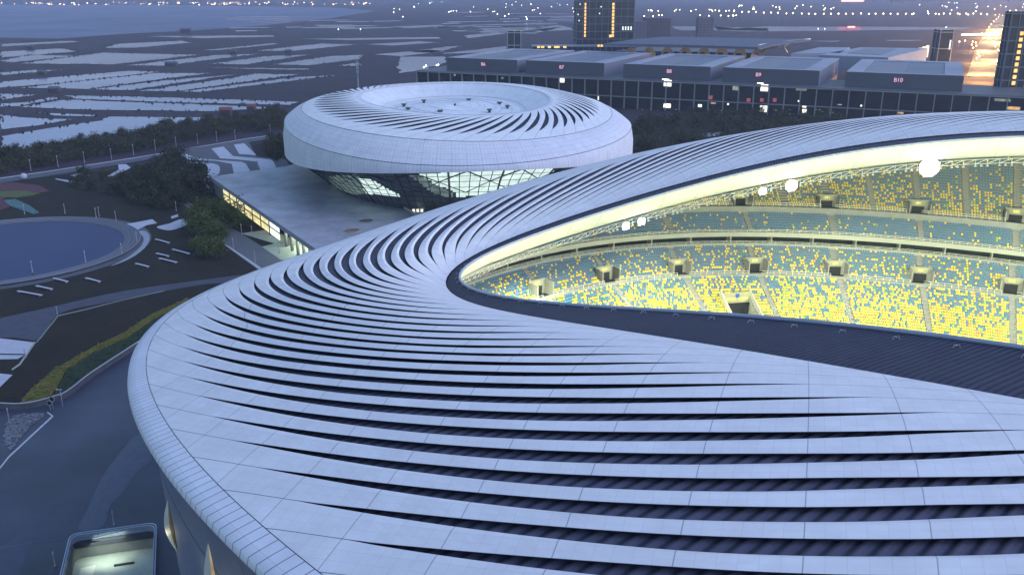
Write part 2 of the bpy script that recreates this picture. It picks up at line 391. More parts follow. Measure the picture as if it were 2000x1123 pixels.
# deck under the fins
Tn = np.linspace(0, 2*math.pi, 721); sn = np.linspace(0.03, 1, 40)
TT, SS = np.meshgrid(Tn, sn, indexing='ij')
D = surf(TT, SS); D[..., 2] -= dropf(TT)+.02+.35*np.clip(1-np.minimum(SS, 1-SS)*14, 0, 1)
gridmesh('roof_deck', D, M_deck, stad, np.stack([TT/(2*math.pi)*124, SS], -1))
# inner dark ring between the white edge and the opening
W_, O_, E_ = edges(Tn); sn = np.linspace(0, 1, 8)[None, :, None]
B = W_[:, None]*(1-sn)+O_[:, None]*sn; B[..., 2] -= .25
B[:, 0, 2] -= .1
gridmesh('inner_roof_band', B, M_ringdeck, stad, np.stack(np.meshgrid(Tn/(2*math.pi)*124, np.linspace(0, 1, 8), indexing='ij'), -1))
Wl = np.stack([W_, W_-np.array([0, 0, .3])], 1); gridmesh('roof_inner_edge', Wl, M_ringdeck, stad, np.stack(np.meshgrid(Tn/(2*math.pi)*124, [0.2, .6], indexing='ij'), -1))
b = MB(); b.tube([tuple(p+np.array([0, 0, -.12])) for p in O_[:-1]], .26, 8, close=True)
M_gut = mat('blue_grey_gutter', (.30, .33, .42), .4, .05, 1, .2)
b.build('gutter_tube', M_gut, stad, True)
# little rope anchors on the dark ring
for q in range(0, 720, 6):
    p = O_[q]*.8+W_[q]*.2
    if proj(p)[0] > -20 and proj(p)[0] < 2030 and proj(p)[1] < 1130 and q % 6 == 0:
        if abs(q-480) > 130: continue
        b = MB(); b.tube([tuple(p+np.array(v)) for v in ((-.34, 0, -.2), (-.2, 0, .14), (0, 0, .05), (.2, 0, .14), (.34, 0, -.2))], .045, 4)
        b.build('safety_anchor', M_steel, stad)
def outward(P):                   # horizontal outward normals of a ring
    d = np.roll(P[:-1], -1, 0)-np.roll(P[:-1], 1, 0); nrm = np.stack([d[:, 1], -d[:, 0], np.zeros(len(d))], -1)
    nrm /= np.linalg.norm(nrm, axis=1)[:, None]; return np.vstack([nrm, nrm[:1]])
# fascia that slopes down and outward from the opening
nO = outward(O_)
prof = [(0.1, -.35), (1.4, -2.4), (3.2, -4.2), (5.0, -5.2), (5.6, -5.2)]
Fg = np.stack([O_+nO*a+np.array([0, 0, z]) for a, z in prof], 1)
M_fasc = fin_mat('pale_fascia_panels', (.74, .74, .70), .012, .002, k1=.75, k2=.95, subs=1)
gridmesh('roof_fascia', Fg, M_fasc, stad, np.stack(np.meshgrid(Tn/(2*math.pi)*72, np.linspace(.1, .9, 5), indexing='ij'), -1), flip=True)
# roof underside
def under(t, s): 
    P = surf(t, s); P[..., 2] -= 3.2; return P
sn = np.linspace(.02, .97, 8); TT, SS = np.meshgrid(Tn, sn, indexing='ij'); U = under(TT, SS)
U = np.concatenate([U, Fg[:, -1:, :]], 1)
gridmesh('roof_underside', U, M_concd, stad)
# lip strip round the outer edge, then underside and facade
nE = outward(E_)
lipg = np.stack([surf(Tn, np.full(721, .032))+np.array([0, 0, .02]), surf(Tn, np.full(721, .012))+np.array([0, 0, -.02]), E_+nE*.1+np.array([0, 0, -.12]), E_+nE*.22+np.array([0, 0, -.6]), E_+nE*.02+np.array([0, 0, -.95])], 1)
gridmesh('roof_lip', lipg, M_lip, stad, np.stack(np.meshgrid(Tn/(2*math.pi)*900, [.14, .3, .6, .8, .88], indexing='ij'), -1), flip=True)
gridmesh('lip_joint', np.stack([surf(Tn, np.full(721, .0329))+np.array([0, 0, .03]), surf(Tn, np.full(721, .0322))+np.array([0, 0, .03])], 1), M_dark, stad)
def facP(t, h):                   # facade: h 0 at the lip, 1 at the ground
    W, O, E = edges(t); ex = edges(np.asarray(t)+.01)[2]-edges(np.asarray(t)-.01)[2]
    nn = np.stack([ex[..., 1], -ex[..., 0], 0*ex[..., 0]], -1); nn /= np.linalg.norm(nn, axis=-1)[..., None]
    h = np.asarray(h); off = .3+.9*np.clip(h/.06, 0, 1)+2.2*h
    P = E-nn*off[..., None]; P[..., 2] = (E[..., 2]-.9)*(1-h)-.2*h; return P
hn = np.array([0, .03, .08, .2, .35, .5, .65, .8, 1.]); TT, HH = np.meshgrid(Tn, hn, indexing='ij')
gridmesh('facade', facP(TT, HH), M_fac, stad, np.stack([TT/(2*math.pi)*96, HH*4+.5], -1), flip=True)
M_gold = mat('gold_metal_louvre', (.55, .38, .13), .35, .25, 2, .8)
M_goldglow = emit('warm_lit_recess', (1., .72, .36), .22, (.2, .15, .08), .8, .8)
M_flap = mat('pale_flap', (.42, .46, .46), .5, .1, 1)
def fac_find(px, py):
    tt, hh = np.meshgrid(np.linspace(3.3, 4.6, 500), np.linspace(0, .9, 90), indexing='ij'); P = facP(tt, hh)
    x, y, d = proj(P); i = np.argmin(np.hypot(x-px, y-py)); return tt.ravel()[i], hh.ravel()[i]
for n_, (px, py, L) in enumerate(((334, 1008, 3.4), (358, 1044, 4.4), (384, 1080, 4.6), (416, 1112, 4.6))):
    t0, h0 = fac_find(px, py); P0 = facP(np.array(t0), np.array(h0)); P1 = facP(np.array(t0+.01), np.array(h0))
    tan = (P1-P0)/np.linalg.norm(P1-P0); dn = facP(np.array(t0), np.array(min(1, h0+.1)))-P0; dn /= np.linalg.norm(dn); nn = np.cross(tan, dn); 
    if nn[0]*(P0[0]-stad.location[0])+nn[1]*(P0[1]-stad.location[1]) < 0: nn = -nn
    b = MB(); g = MB(); L2 = L
    K_ = 12
    for q in range(K_):
        a0, a1 = q/K_, (q+1)/K_
        def pt(a, side, o_): return tuple(P0+dn*(a-.3)*L2*1.7+tan*side*.85*math.sin(a*math.pi)**.8+nn*o_*math.sin(a*math.pi))
        b.quad(pt(a0, -1, .05), pt(a1, -1, .05), pt(a1, -.35, .7), pt(a0, -.35, .7)); b.quad(pt(a0, -.35, .7), pt(a1, -.35, .7), pt(a1, .6, .3), pt(a0, .6, .3))
        g.quad(pt(a0, .6, .3), pt(a1, .6, .3), pt(a1, 1, .06), pt(a0, 1, .06))
    ll_ = bpy.data.lights.new('facade_lamp', 'POINT'); ll_.energy = 45; ll_.color = (1., .88, .55); ll_.shadow_soft_size = .3; lo_ = bpy.data.objects.new('facade_lamp', ll_); C.collection.objects.link(lo_); lo_.location = tuple(P0+dn*2.5+nn*1.6-tan*1.2)
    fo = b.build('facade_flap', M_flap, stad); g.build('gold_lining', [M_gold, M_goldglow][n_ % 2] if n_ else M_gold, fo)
# ---------------------------------------------------------------- stands
SCX, SCY, SPH, SA, SB, SE = 88.73, 114.77, -.61, 98.34, 70.03, 2.24
def bowl(T, d, z):
    c, s = np.cos(T), np.sin(T); a, b_ = SA+d, SB+d
    x = a*np.sign(c)*abs(c)**(2/SE); y = b_*np.sign(s)*abs(s)**(2/SE)
    return np.stack([SCX+x*math.cos(SPH)-y*math.sin(SPH), SCY+x*math.sin(SPH)+y*math.cos(SPH), z+0*x], -1)
# arc-length table at d = 15
Ta = np.linspace(0, 2*math.pi, 4001); Pa = bowl(Ta, 15, 0); La = np.concatenate([[0], np.cumsum(np.linalg.norm(np.diff(Pa, axis=0), axis=1))]); LT = La[-1]
def tl(l): return np.interp(np.mod(l, LT), La, Ta)
def roofz(P):                     # height of the roof underside above a point, by the nearest surface sample
    P = np.asarray(P, float); out = np.empty(len(P))
    for a in range(0, len(P), 1500):
        i = ((P[a:a+1500, None, 0]-RS[None, :, 0])**2+(P[a:a+1500, None, 1]-RS[None, :, 1])**2).argmin(1); out[a:a+1500] = np.where(i % 15 > 1, RS[i, 2], -50.)
    return out
tq, sq = np.meshgrid(np.linspace(0, 2*math.pi, 181), np.linspace(0, 1, 15), indexing='ij'); RS = surf(tq, sq).reshape(-1, 3); RS = RS-np.array([0, 0, 3.6])
Bn = np.linspace(0, 2*math.pi, 1081)
def bring(d, z): return bowl(Bn, d, z)
tiers = [('lower_seating_tier', 0.0, 6.5, 18.2, 15.3, 22), ('middle_seating_tier', 19.6, 16.0, 27.4, 20.7, 10), ('club_seating_tier', 26.2, 24.9, 32.0, 28.5, 8), ('upper_seating_tier', 33.0, 30.0, 55.0, 44.5, 27)]
M_step = mat('grey_terrace_concrete', (.25, .25, .23), .8, .08, .5)
def seatmat(name, col): return mat(name, col, .38, .06, .6)
M_seaty = seatmat('yellow_seat_plastic', (.80, .56, .035)); M_seatb = seatmat('blue_seat_plastic', (.03, .17, .34)); M_seato = seatmat('orange_seat_plastic', (.75, .33, .05)); M_seatg = seatmat('green_seat_plastic', (.30, .48, .05))
SM = [M_seaty, M_seatb, M_seato, M_seatg]
aisle0, aisleP = None, 18.6
tier_ob = {}
# anchor the aisles where the photograph has one (column 1655 below the rail)
tA = Ta[np.argmin([abs(proj(bowl(np.array(t), 9., 10.9))[0]-1657)+(1e4 if proj(bowl(np.array(t), 9., 10.9))[1] > 660 else 0) for t in Ta[::10]])*10]
lA = float(np.interp(tA, Ta, La))
NA = round(LT/aisleP); aisleP = LT/NA
tunnel_l = None
seat_V = {}; 
def portal_lists():
    return
PORT = {'middle_seating_tier': 1, 'upper_seating_tier': 1}
def yel(ti, f):
    if ti == 0: return float(np.interp(f, [0, .35, .7, 1], [.98, .90, .62, .42]))
    if ti == 1: return float(np.interp(f, [0, .5, 1], [.42, .28, .15]))
    if ti == 2: return .09
    return float(np.interp(f, [0, .04, .06, .35, .6, 1], [1., 1., .62, .40, .12, .03]))
tunL = float(np.interp(Ta[np.argmin([abs(proj(bowl(np.array(t), 6, 9.5))[0]-1455)+(1e4 if proj(bowl(np.array(t), 6, 9.5))[1] > 660 else 0) for t in Ta[::10]])*10], Ta, La))
big_candidates = []
for ti, (nm, d0, z0, d1, z1, nr_) in enumerate(tiers):
    # stepped terrace with clipping under the roof
    P = []
    rowd = (d1-d0)/nr_; rowz = (z1-z0)/nr_
    for r_ in range(nr_):
        P += [bring(d0+r_*rowd, z0+r_*rowz), bring(d0+(r_+1)*rowd, z0+r_*rowz)]
    P.append(bring(d1, z1)); G_ = np.stack(P, 1)
    ok = np.ones((1080, G_.shape[1]-1), bool)
    if ti >= 2:
        rz_ = np.stack([roofz(G_[:, j]) for j in range(0, G_.shape[1], 2)], 1); okv = np.repeat(G_[:, ::2, 2] < rz_-.6, 2, 1)[:, :G_.shape[1]]
        ok = okv[:-1, :-1] & okv[1:, 1:]
    lB = np.interp((Bn[:-1]+Bn[1:])/2, Ta, La)
    if ti in (1, 3): rr_ = np.mod(lB-lA, aisleP); ok[np.minimum(rr_, aisleP-rr_) < 2.4, :(8 if ti == 1 else 8)] = False
    if ti == 0: ok[abs(lB-tunL) < 3.3, :29] = False
    t_ob = gridmesh(nm, G_, M_step, stad, smooth=False, flip=False, mask=ok); tier_ob[ti] = t_ob
    L_ = []
    for r_ in range(nr_):
        dd = d0+(r_+.55)*rowd; zz = z0+r_*rowz
        ll = np.arange(0, LT, .53); tt = tl(ll); P_ = bowl(tt, dd, zz); x, y, dp = proj(P_)
        m = (x > 850) & (x < 2100) & (y > 230) & (y < 700) & (dp > 150)
        rel = np.mod(ll-lA, aisleP); m &= (rel > .75) & (rel < aisleP-.75)
        f = r_/nr_
        if ti in (1, 3):          # openings at every third aisle
            rel3 = np.mod(ll-lA, aisleP); near = np.minimum(rel3, aisleP-rel3)
            m &= ~((near < 2.9) & (r_ < 4))
            if ti == 3: m &= near < aisleP/2-.7
        if ti == 0: m &= ~((abs(ll-tunL) < 4.0) & (r_ < 15))
        P_, tt2, ll2 = P_[m], tt[m], ll[m]
        if len(P_) == 0: continue
        if ti >= 2:
            k2 = (P_[:, 2] < roofz(P_)-1.2); P_, tt2, ll2 = P_[k2], tt2[k2], ll2[k2]
            if len(P_) == 0: continue
        P2 = bowl(tt2, dd+1, zz); nn = P2-P_; nn[:, 2] = 0; nn /= np.linalg.norm(nn, axis=1)[:, None]
        pr_ = nr.rand(len(P_)); yv = yel(ti, f); c = np.where(pr_ < yv*.80, 0, np.where(pr_ < yv*.92, 3, np.where(pr_ < yv, 2, 1)))
        L_.append((P_, nn, c))
    P_ = np.concatenate([q[0] for q in L_]); nn = np.concatenate([q[1] for q in L_]); c = np.concatenate([q[2] for q in L_])
    tg = np.stack([-nn[:, 1], nn[:, 0], 0*nn[:, 0]], -1)
    # seat: rounded pan and rounded back, 5 quads each side profile
    prof_ = [(-.22, .42, .16), (-.02, .42, .205), (.08, .44, .205), (.14, .62, .215), (.18, .80, .11), (.23, .80, .11), (.22, .60, .18), (.18, .36, .18)]
    rings = []
    for a, z, hw in prof_:
        rings.append(P_+nn*a+np.array([0, 0, z])-tg*hw); rings.append(P_+nn*a+np.array([0, 0, z])+tg*hw)
    V = np.stack(rings, 1); n = len(P_)
    qf = [(2*i, 2*i+1, 2*i+3, 2*i+2) for i in range(7)]
    x, y, dp = proj(P_); order = np.argsort(dp)
    ind = order[:25]; other = order[25:]
    for i in ind:
        quadmesh('seat', V[i], np.array(qf), SM[c[i]], t_ob)
    Q = (np.array(qf)[None]+np.arange(len(other))[:, None, None]*16).reshape(-1, 4)
    o = quadmesh('seats', V[other].reshape(-1, 3), Q, SM, t_ob, mi=np.repeat(c[other], 7)); o['kind'] = 'stuff'
    print('seats', nm, n)
# walls, parapets, railings
def wallring(name, d, za, zb, th=.3, m=M_conc, par=None, clip=False):
    G_ = np.stack([bring(d, za), bring(d, zb), bring(d+th, zb), bring(d+th, za)], 1); mk = None
    if clip:
        rz_ = roofz(G_[:, 1]); g = (G_[:, 1, 2] < rz_-.5); g = g[:-1] & g[1:]; mk = np.repeat(g[:, None], 3, 1)
    return gridmesh(name, G_, m, stad, smooth=False, flip=True, mask=mk)
def railing(name, d, z, clip=False, gap=None, h=1.0):
    b = MB(); seg = []
    n = int(LT/1.5); ll = np.linspace(0, LT, n+1); P = bowl(tl(ll[:-1]), d, z); rz_ = roofz(P) if clip else None
    for i in range(n):
        if clip and P[i, 2] > rz_[i]-1.5: continue
        j = (i+1) % n
        x, y, dp = proj(P[i])
        if not (820 < x < 2150 and dp > 120): continue
        if gap and min((ll[i]-lA) % aisleP, aisleP-(ll[i]-lA) % aisleP) < gap: continue
        for hh in (h, h*.5): b.quad(P[i]+[0, 0, hh-.05], P[j]+[0, 0, hh-.05], P[j]+[0, 0, hh+.05], P[i]+[0, 0, hh+.05])
        b.box(tuple(P[i]+[0, 0, h/2]), (.09, .09, h))
    return b.build(name, M_rail, stad)
wallring('pitch_wall', -.9, 3.0, 7.4, .3, M_pale)
wallring('lower_rear_wall', 18.3, 15.3, 15.9, 1.2)
railing('lower_railing', 18.4, 15.8, gap=1.6)
wallring('balcony_parapet', 27.6, 20.0, 21.4, .35, M_pale)
railing('balcony_railing', 27.7, 21.3, h=.7)
wallring('box_floor', 27.9, 20.6, 20.9, 6.5)
wallring('club_parapet', 25.5, 23.8, 25.0, .5, M_pale)
railing('club_railing', 25.6, 24.9, h=.8)
wallring('club_slab', 26.0, 23.9, 24.2, 8.0)
M_boxglass = mat('dark_box_glass', (.03, .04, .045), .15, .3, .4)
wallring('box_windows', 32.0, 20.9, 23.9, .2, M_boxglass)
wallring('upper_parapet', 32.3, 28.3, 30.2, .5, M_conc, clip=True)
railing('upper_railing', 32.4, 30.2, True, gap=1.4)
wallring('end_wall', 34.5, 20., 30., .5, M_concd)
# box divider piers and stair aisles
for i in range(NA*2):
    l = lA+i*aisleP/2+4; t = float(tl(l)); P = bowl(np.array(t), 29.5, 22.4); x, y, dp = proj(P)
    if not (880 < x < 2030 and dp > 150): continue
    Q = bowl(np.array(t), 30.5, 22.4); a = math.atan2(Q[1]-P[1], Q[0]-P[0]); b = MB(); b.box(tuple(P), (2.6, .35, 3.0), a); b.build('box_pier', M_pale, stad)
M_aisle = mat('grey_stair_aisle', (.25, .25, .24), .8, .1, 1)
for i in range(NA*2):
    l = lA+i*aisleP/2; t = float(tl(l))
    for ti, (nm, d0, z0, d1, z1, n_) in enumerate(tiers):
        if i % 2 and ti != 3: continue
        A_ = bowl(np.array(t), d0, z0); B_ = bowl(np.array(t), d1, z1); x, y, dp = proj(A_)
        if not (880 < x < 2040 and dp > 150): continue
        if ti == 0 and abs(l-tunL) < 3: continue
        if ti >= 2 and B_[2] > roofz([B_])[0]-.8: continue
        b = MB(); m_ = n_*2; nv = (B_-A_); nv[2] = 0; nv /= np.linalg.norm(nv); a = math.atan2(nv[1], nv[0]); rd = np.linalg.norm((B_-A_)[:2])/m_; rz_ = (z1-z0)/m_
        for q in range(m_):
            if ti in (1, 3) and not i % 2 and q < 8: continue
            p = A_+nv*(rd*(q+.5)); b.box((p[0], p[1], z0+rz_*q+.12-.3), (rd*1.02, 1.25, .62), a)
        b.build('stair_aisle', M_aisle, tier_ob[ti])
# vomitory portals with number panels
M_sign = mat('khaki_sign_panel', (.36, .35, .22), .6, .05, 1); M_txt = emit('yellow_sign_letters', (.9, .8, .15), .5, (.8, .7, .1))
M_exit = emit('green_exit_light', (.2, 1., .6), 2.0)
def text_mesh(name, s, size, m, parent, loc, rot, depth=.02):
    cu = bpy.data.curves.new(name, 'FONT'); cu.body = s; cu.size = size; cu.extrude = depth; cu.align_x = 'CENTER'; cu.align_y = 'CENTER'
    tmp = bpy.data.objects.new('tmp', cu); C.collection.objects.link(tmp); dg = bpy.context.evaluated_depsgraph_get()
    me = bpy.data.meshes.new_from_object(tmp.evaluated_get(dg)); bpy.data.objects.remove(tmp)
    o = bpy.data.objects.new(name, me); me.materials.clear(); me.materials.append(m); C.collection.objects.link(o)
    o.rotation_euler = rot
    if parent is not None:
        org = parent_origin(parent); o.parent = parent; o.location = tuple(loc[i]-org[i] for i in range(3))
    else: o.location = loc
    return o
num_ = {0: '071', 1: '070', 2: '069', -1: '081', -2: '082'}
for i in range(-NA//2, NA//2):
    l = lA+i*aisleP
    t = float(tl(l))
    for ti in (1, 3):
        nm, d0, z0, d1, z1, n_ = tiers[ti]; A_ = bowl(np.array(t), d0, z0); Q = bowl(np.array(t), d0+3.4, z0); x, y, dp = proj(A_)
        if not (880 < x < 2060 and dp > 150): continue
        if ti == 3 and Q[2]+4 > roofz([Q])[0]: continue
        nv = Q-A_; nv[2] = 0; nv /= np.linalg.norm(nv); a = math.atan2(nv[1], nv[0]); tg_ = np.array([-nv[1], nv[0], 0]); b = MB()
        for sd in (-1, 1):
            c_ = A_+nv*1.6+tg_*sd*2.5; b.box((c_[0], c_[1], z0+1.0), (3.3, .25, 3.6), a)
        c_ = A_+nv*3.3; b.box((c_[0], c_[1], z0+1.2), (.3, 5.2, 3.9), a)
        o = b.build('vomitory', M_conc, tier_ob[ti])
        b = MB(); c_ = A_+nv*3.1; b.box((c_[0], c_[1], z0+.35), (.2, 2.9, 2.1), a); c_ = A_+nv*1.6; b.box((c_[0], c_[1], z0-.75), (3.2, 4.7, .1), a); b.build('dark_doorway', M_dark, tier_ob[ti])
        b = MB(); c_ = A_+nv*3.08; b.box((c_[0], c_[1], z0+2.25), (.1, 3.4, 1.2), a); b.build('number_panel', M_sign, tier_ob[ti])
        p_ = A_+nv*3.0; text_mesh('number_letters', num_.get(i, '0%d' % (70-i)), .95, M_txt, tier_ob[ti], (p_[0], p_[1], z0+2.25), (R(90), 0, a-R(90)))
# players' tunnel in the lower tier with its blue round emblem and sign
t = float(tl(tunL)); A_ = bowl(np.array(t), -.4, 6.5); Q = bowl(np.array(t), 12.5, 6.5); nv = Q-A_; nv /= np.linalg.norm(nv); a = math.atan2(nv[1], nv[0]); tg_ = np.array([-nv[1], nv[0], 0])
b = MB()
for sd in (-1, 1):
    p0 = A_+tg_*sd*3.6; p1 = Q+tg_*sd*3.6
    b.add([tuple(p0+[0, 0, -3]), tuple(p1+[0, 0, -3]), tuple(p1+[0, 0, 7.6]), tuple(p0+[0, 0, 1.2])]+[tuple(v+tg_*sd*.4) for v in (p0+[0, 0, -3], p1+[0, 0, -3], p1+[0, 0, 7.6], p0+[0, 0, 1.2])], [(0, 1, 2, 3), (7, 6, 5, 4), (3, 2, 6, 7), (0, 3, 7, 4), (1, 5, 6, 2)])
b.build('tunnel_wall', M_pale, tier_ob[0])
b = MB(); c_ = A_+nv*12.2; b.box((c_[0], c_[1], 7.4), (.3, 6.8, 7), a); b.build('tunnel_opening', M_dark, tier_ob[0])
b = MB(); c_ = A_+nv*11.9; b.box((c_[0], c_[1], 12.3), (.5, 7.2, 2.6), a); b.build('tunnel_sign', M_sign, tier_ob[0])
M_blue = mat('blue_emblem', (.03, .10, .45), .4, .05, 1); p_ = c_-nv*.3
b = MB(); b.tube([tuple(p_+np.array([0, 0, 12.9-6.5])), tuple(p_-nv*.12+np.array([0, 0, 12.9-6.5]))], .55, 16); b.build('round_emblem', M_blue, tier_ob[0])
b = MB()
for q in range(-5, 6):
    if q == 0: continue
    c2 = p_+tg_*q*.52; b.box((c2[0], c2[1], 12.0), (.08, .34, .6), a)
b.build('sign_lettering', M_txt, tier_ob[0])
# service ledge at the foot of the stand and the pitch
M_ledge = mat('pale_service_ledge', (.62, .62, .56), .6, .08, .6)
gridmesh('pitch_side_ledge', np.stack([bring(-9, 3.2), bring(-1, 3.2)], 1), M_ledge, stad, smooth=False)
b = MB()
for i in range(0, NA*3):
    l = lA+i*aisleP/3+3; p = bowl(np.array(float(tl(l))), -1.6, 4.4); x, y, dp = proj(p)
    if 1500 < x < 2040 and dp > 150 and i % 3 != 1:
        q = bowl(np.array(float(tl(l+1))), -1.6, 4.4); b.box(tuple(p), (3.4, 1.2, 1.4), math.atan2(q[1]-p[1], q[0]-p[0]))
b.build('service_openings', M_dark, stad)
M_pitch = mat('green_pitch', (.05, .12, .03), .8, .2, .2)
pp = [tuple(p[:2]) for p in bring(-9, 0)[:-1]]; b = MB(); b.prism(pp, 1.5, 3.1); b.build('pitch', M_pitch, stad)
# catwalk truss and lamps under the fascia
bt = MB(); nF = 300; fl = []
for i in range(nF):
    t = 2*math.pi*i/nF; W0, O0, E0 = edges(t); P = O0+np.array(nO[int(i/nF*720)])*4.6+np.array([0, 0, -5.6]); fl.append(P)
for i in range(nF):
    p, q = fl[i], fl[(i+1) % nF]; x, y, dp = proj(p)
    if not (850 < x < 2080 and y < 560 and dp > 110): continue
    bt.tube([tuple(p), tuple(q)], .06, 4); bt.tube([tuple(p+[0, 0, -1.]), tuple(q+[0, 0, -1.])], .06, 4)
    bt.tube([tuple(p), tuple(q+[0, 0, -1.])], .07, 4); bt.tube([tuple(p), tuple(p+[0, 0, -1.])], .07, 4)
bt.build('catwalk_truss', M_rail, stad)
M_lampoff = mat('grey_lamp_housing', (.5, .5, .46), .3, .1, 1); M_lampon = emit('white_floodlight', (1., 1., .90), 14.0)
nl = 0
lamps_px = [(1815, 312, 3.0), (1547, 351, 1.5), (1490, 362, .8), (1245, 415, .7), (1222, 421, .8)]
flx = [proj(p) for p in fl]
used_i = {}
for px, py, r_ in lamps_px:
    i = int(np.argmin([abs(a[0]-px)+(1e4 if a[1] > 560 or a[2] < 110 else 0) for a in flx])); used_i[i] = r_
for i in range(nF):
    p = fl[i]; x, y, dp = flx[i]
    if not (1180 < x < 2040 and y < 560 and dp > 110): continue
    q = fl[(i+1) % nF]; tg_ = (q-p)/np.linalg.norm(q-p); inw = np.array([tg_[1], -tg_[0], 0]); 
    if np.dot(inw, np.array([SCX, SCY, 0])-p*[1, 1, 0]) < 0: inw = -inw
    for s_ in ((0,) if i % 2 else (0, .5)):
        if nl > 85: break
        c_ = p+(q-p)*s_+np.array([0, 0, -1.35])+inw*.3; b = MB(); b.tube([tuple(c_+[0, 0, .25]), tuple(c_+inw*.25+[0, 0, -.15])], [.12, .32], 8)
        b.build('floodlight', M_lampoff, stad); nl += 1
    if i in used_i:
        r_ = used_i[i]; c_ = p+np.array([0, 0, -.9])+inw*1.0
        b = MB()
        nu, nv_ = (8, 8) if r_ > 2 else ((5, 5) if r_ > 1 else (3, 3)); sp_ = .5; fr = MB()
        for u_ in range(nu):
            for v_ in range(nv_):
                if (u_-(nu-1)/2)**2+(v_-(nv_-1)/2)**2 > (nu/2)**2+.1: continue
                cc = c_+tg_*(u_-(nu-1)/2)*sp_+np.array([0, 0, (v_-(nv_-1)/2)*sp_]); b.tube([tuple(cc), tuple(cc+inw*.22)], [.18, .27], 10)
        fr.tube([tuple(c_-inw*.2), tuple(c_-inw*.08)], nu*sp_/2+.15, 20)
        o = fr.build('floodlight_bank', M_lampoff, stad); b.build('glowing_lamp', M_lampon, o)
# stadium light sources: banks under the near roof edge aimed across at the stand, and along the far edge
FLC = (.95, 1.0, .64)
def area(name, loc, target, size, power, col=FLC):
    l = bpy.data.lights.new(name, 'AREA'); l.energy = power; l.color = col; l.size = size; l.spread = R(150)
    o = bpy.data.objects.new(name, l); C.collection.objects.link(o); o.location = loc
    import mathutils
    o.rotation_euler = (mathutils.Vector(target)-mathutils.Vector(loc)).to_track_quat('-Z', 'Y').to_euler(); return o
for n_, dg in enumerate((205, 235, 265, 295, 325)):
    t = R(dg); W0, O0, E0 = edges(t); c_ = O0+np.array([0, 0, -6.]); ctr = np.array([SCX, SCY, 10]); v = ctr-c_; v[2] = 0; v /= np.linalg.norm(v); c_ = c_+v*-2.5
    area('floodlight_beam', tuple(c_), tuple(ctr+v*70+np.array([0, 0, 12])), 5, FL_NEAR)
for n_, dg in enumerate((70, 95, 120, 145, 165, 180)):
    t = R(dg); W0, O0, E0 = edges(t); c_ = O0+np.array([0, 0, -7.]); ctr = np.array([SCX, SCY, 5]); v = ctr-c_; v[2] = 0; v /= np.linalg.norm(v); c_ = c_-v*1.0
    area('floodlight_beam', tuple(c_), tuple(c_+v*6+np.array([0, 0, -20])), 4, FL_FAR)
# ---------------------------------------------------------------- gymnasium
GX, GY, GPH, GASP = GYM[:4]
GR = [GYM[4+4*i:8+4*i] for i in range(4)]      # crease, skirt bottom, seam, oculus rim
def gcur(i, T, sc=1.0, dz=0.0):
    r, z0, a, b = GR[i]; X = r*sc*np.cos(T); Y = r*sc*GASP*np.sin(T)
    return np.stack([GX+X*math.cos(GPH)-Y*math.sin(GPH), GY+X*math.sin(GPH)+Y*math.cos(GPH), z0+dz+a*np.cos(2*T)+b*np.sin(2*T)], -1)
PZ = 8.0
gym = thing('gymnasium', 'round white gymnasium with shingled skirt, swirling roof slits and sunken roof centre', 'gymnasium', (GX, GY, PZ))
Tg = np.linspace(0, 2*math.pi, 361)
cr_, sk_, sm_, oc_ = (gcur(i, Tg) for i in range(4))
def uvg(n, us, vs): return np.stack(np.meshgrid(Tg/(2*math.pi)*us, vs, indexing='ij'), -1)
mid = (cr_*.55+sk_*.45)+outward(cr_)*.5
gridmesh('skirt', np.stack([sk_, mid, cr_], 1), M_gym, gym, uvg(3, 90, [0, 3.2, 6.4]), flip=True)
def dome(a, b_, f, up): P = a*(1-f)+b_*f; P[:, 2] += up*4*f*(1-f); return P
gridmesh('shoulder', np.stack([dome(cr_, sm_, f, .5) for f in (0, .25, .5, .75, 1)], 1), M_gym, gym, uvg(5, 90, [0, 1.2, 2.4, 3.6, 4.8]), flip=True)
b = MB(); b.tube([tuple(p) for p in sm_[:-1]+np.array([0, 0, .03])], .10, 4, close=True); b.tube([tuple(p) for p in cr_[:-1]+np.array([0, 0, .03])], .12, 4, close=True); b.build('joint_line', M_darksteel, gym)
def gsurf(T, s):
    a = gcur(2, T); o = gcur(3, T, 1.03, .1); s = np.asarray(s)[..., None]; P = a*(1-s)+o*s; P[..., 2] += 1.0*4*(s*(1-s))[..., 0]; return P
NG = 64
def g_t(s, k): return (k/NG)*2*math.pi+R(32)*np.asarray(s)**1.0-R(10)*(1-np.asarray(s))*np.asarray(s)
def gdrop(t): return np.interp(np.degrees(np.mod(t, 2*math.pi)), [0, 30, 50, 150, 175, 200, 360], [1, 1, 1, 1, 1, 1, 1])
sv = np.concatenate([np.linspace(0, .19, 4), np.linspace(.20, .94, 32), [.965, 1.0]])
qg = amp((sv-.20)/.74)**.75
for k in range(NG):
    cols = []; uvs = []
    for f, dz in ((0, -.6), (.012, -.04), (.45, .06), (1, 0), (1, -.3)):
        kk = k+.46*qg+(1-.46*qg)*f; t = g_t(sv, kk); P = gsurf(t, sv); P[:, 2] += dz*qg*gdrop(t); cols.append(P); uvs.append(np.stack([sv*8, np.full(len(sv), k+f)], -1))
    gridmesh('roof_fin', np.stack(cols, 1), [M_gymroof, M_edge_shade], gym, np.stack(uvs, 1), smooth=False, flip=True, mi=np.tile([1, 0, 0, 1], len(sv)-1))
TT, SS = np.meshgrid(Tg, np.linspace(.05, .98, 12), indexing='ij'); D = gsurf(TT, SS); D[..., 2] -= .05+.57*gdrop(TT)
M_gdeck = mat('dark_roof_underlay', (.022, .026, .05), .8, .2, .5)
gridmesh('roof_underlay', D, M_gdeck, gym)
rim = gcur(3, Tg, 1.03, .1); rim2 = gcur(3, Tg, 1.0, .05)
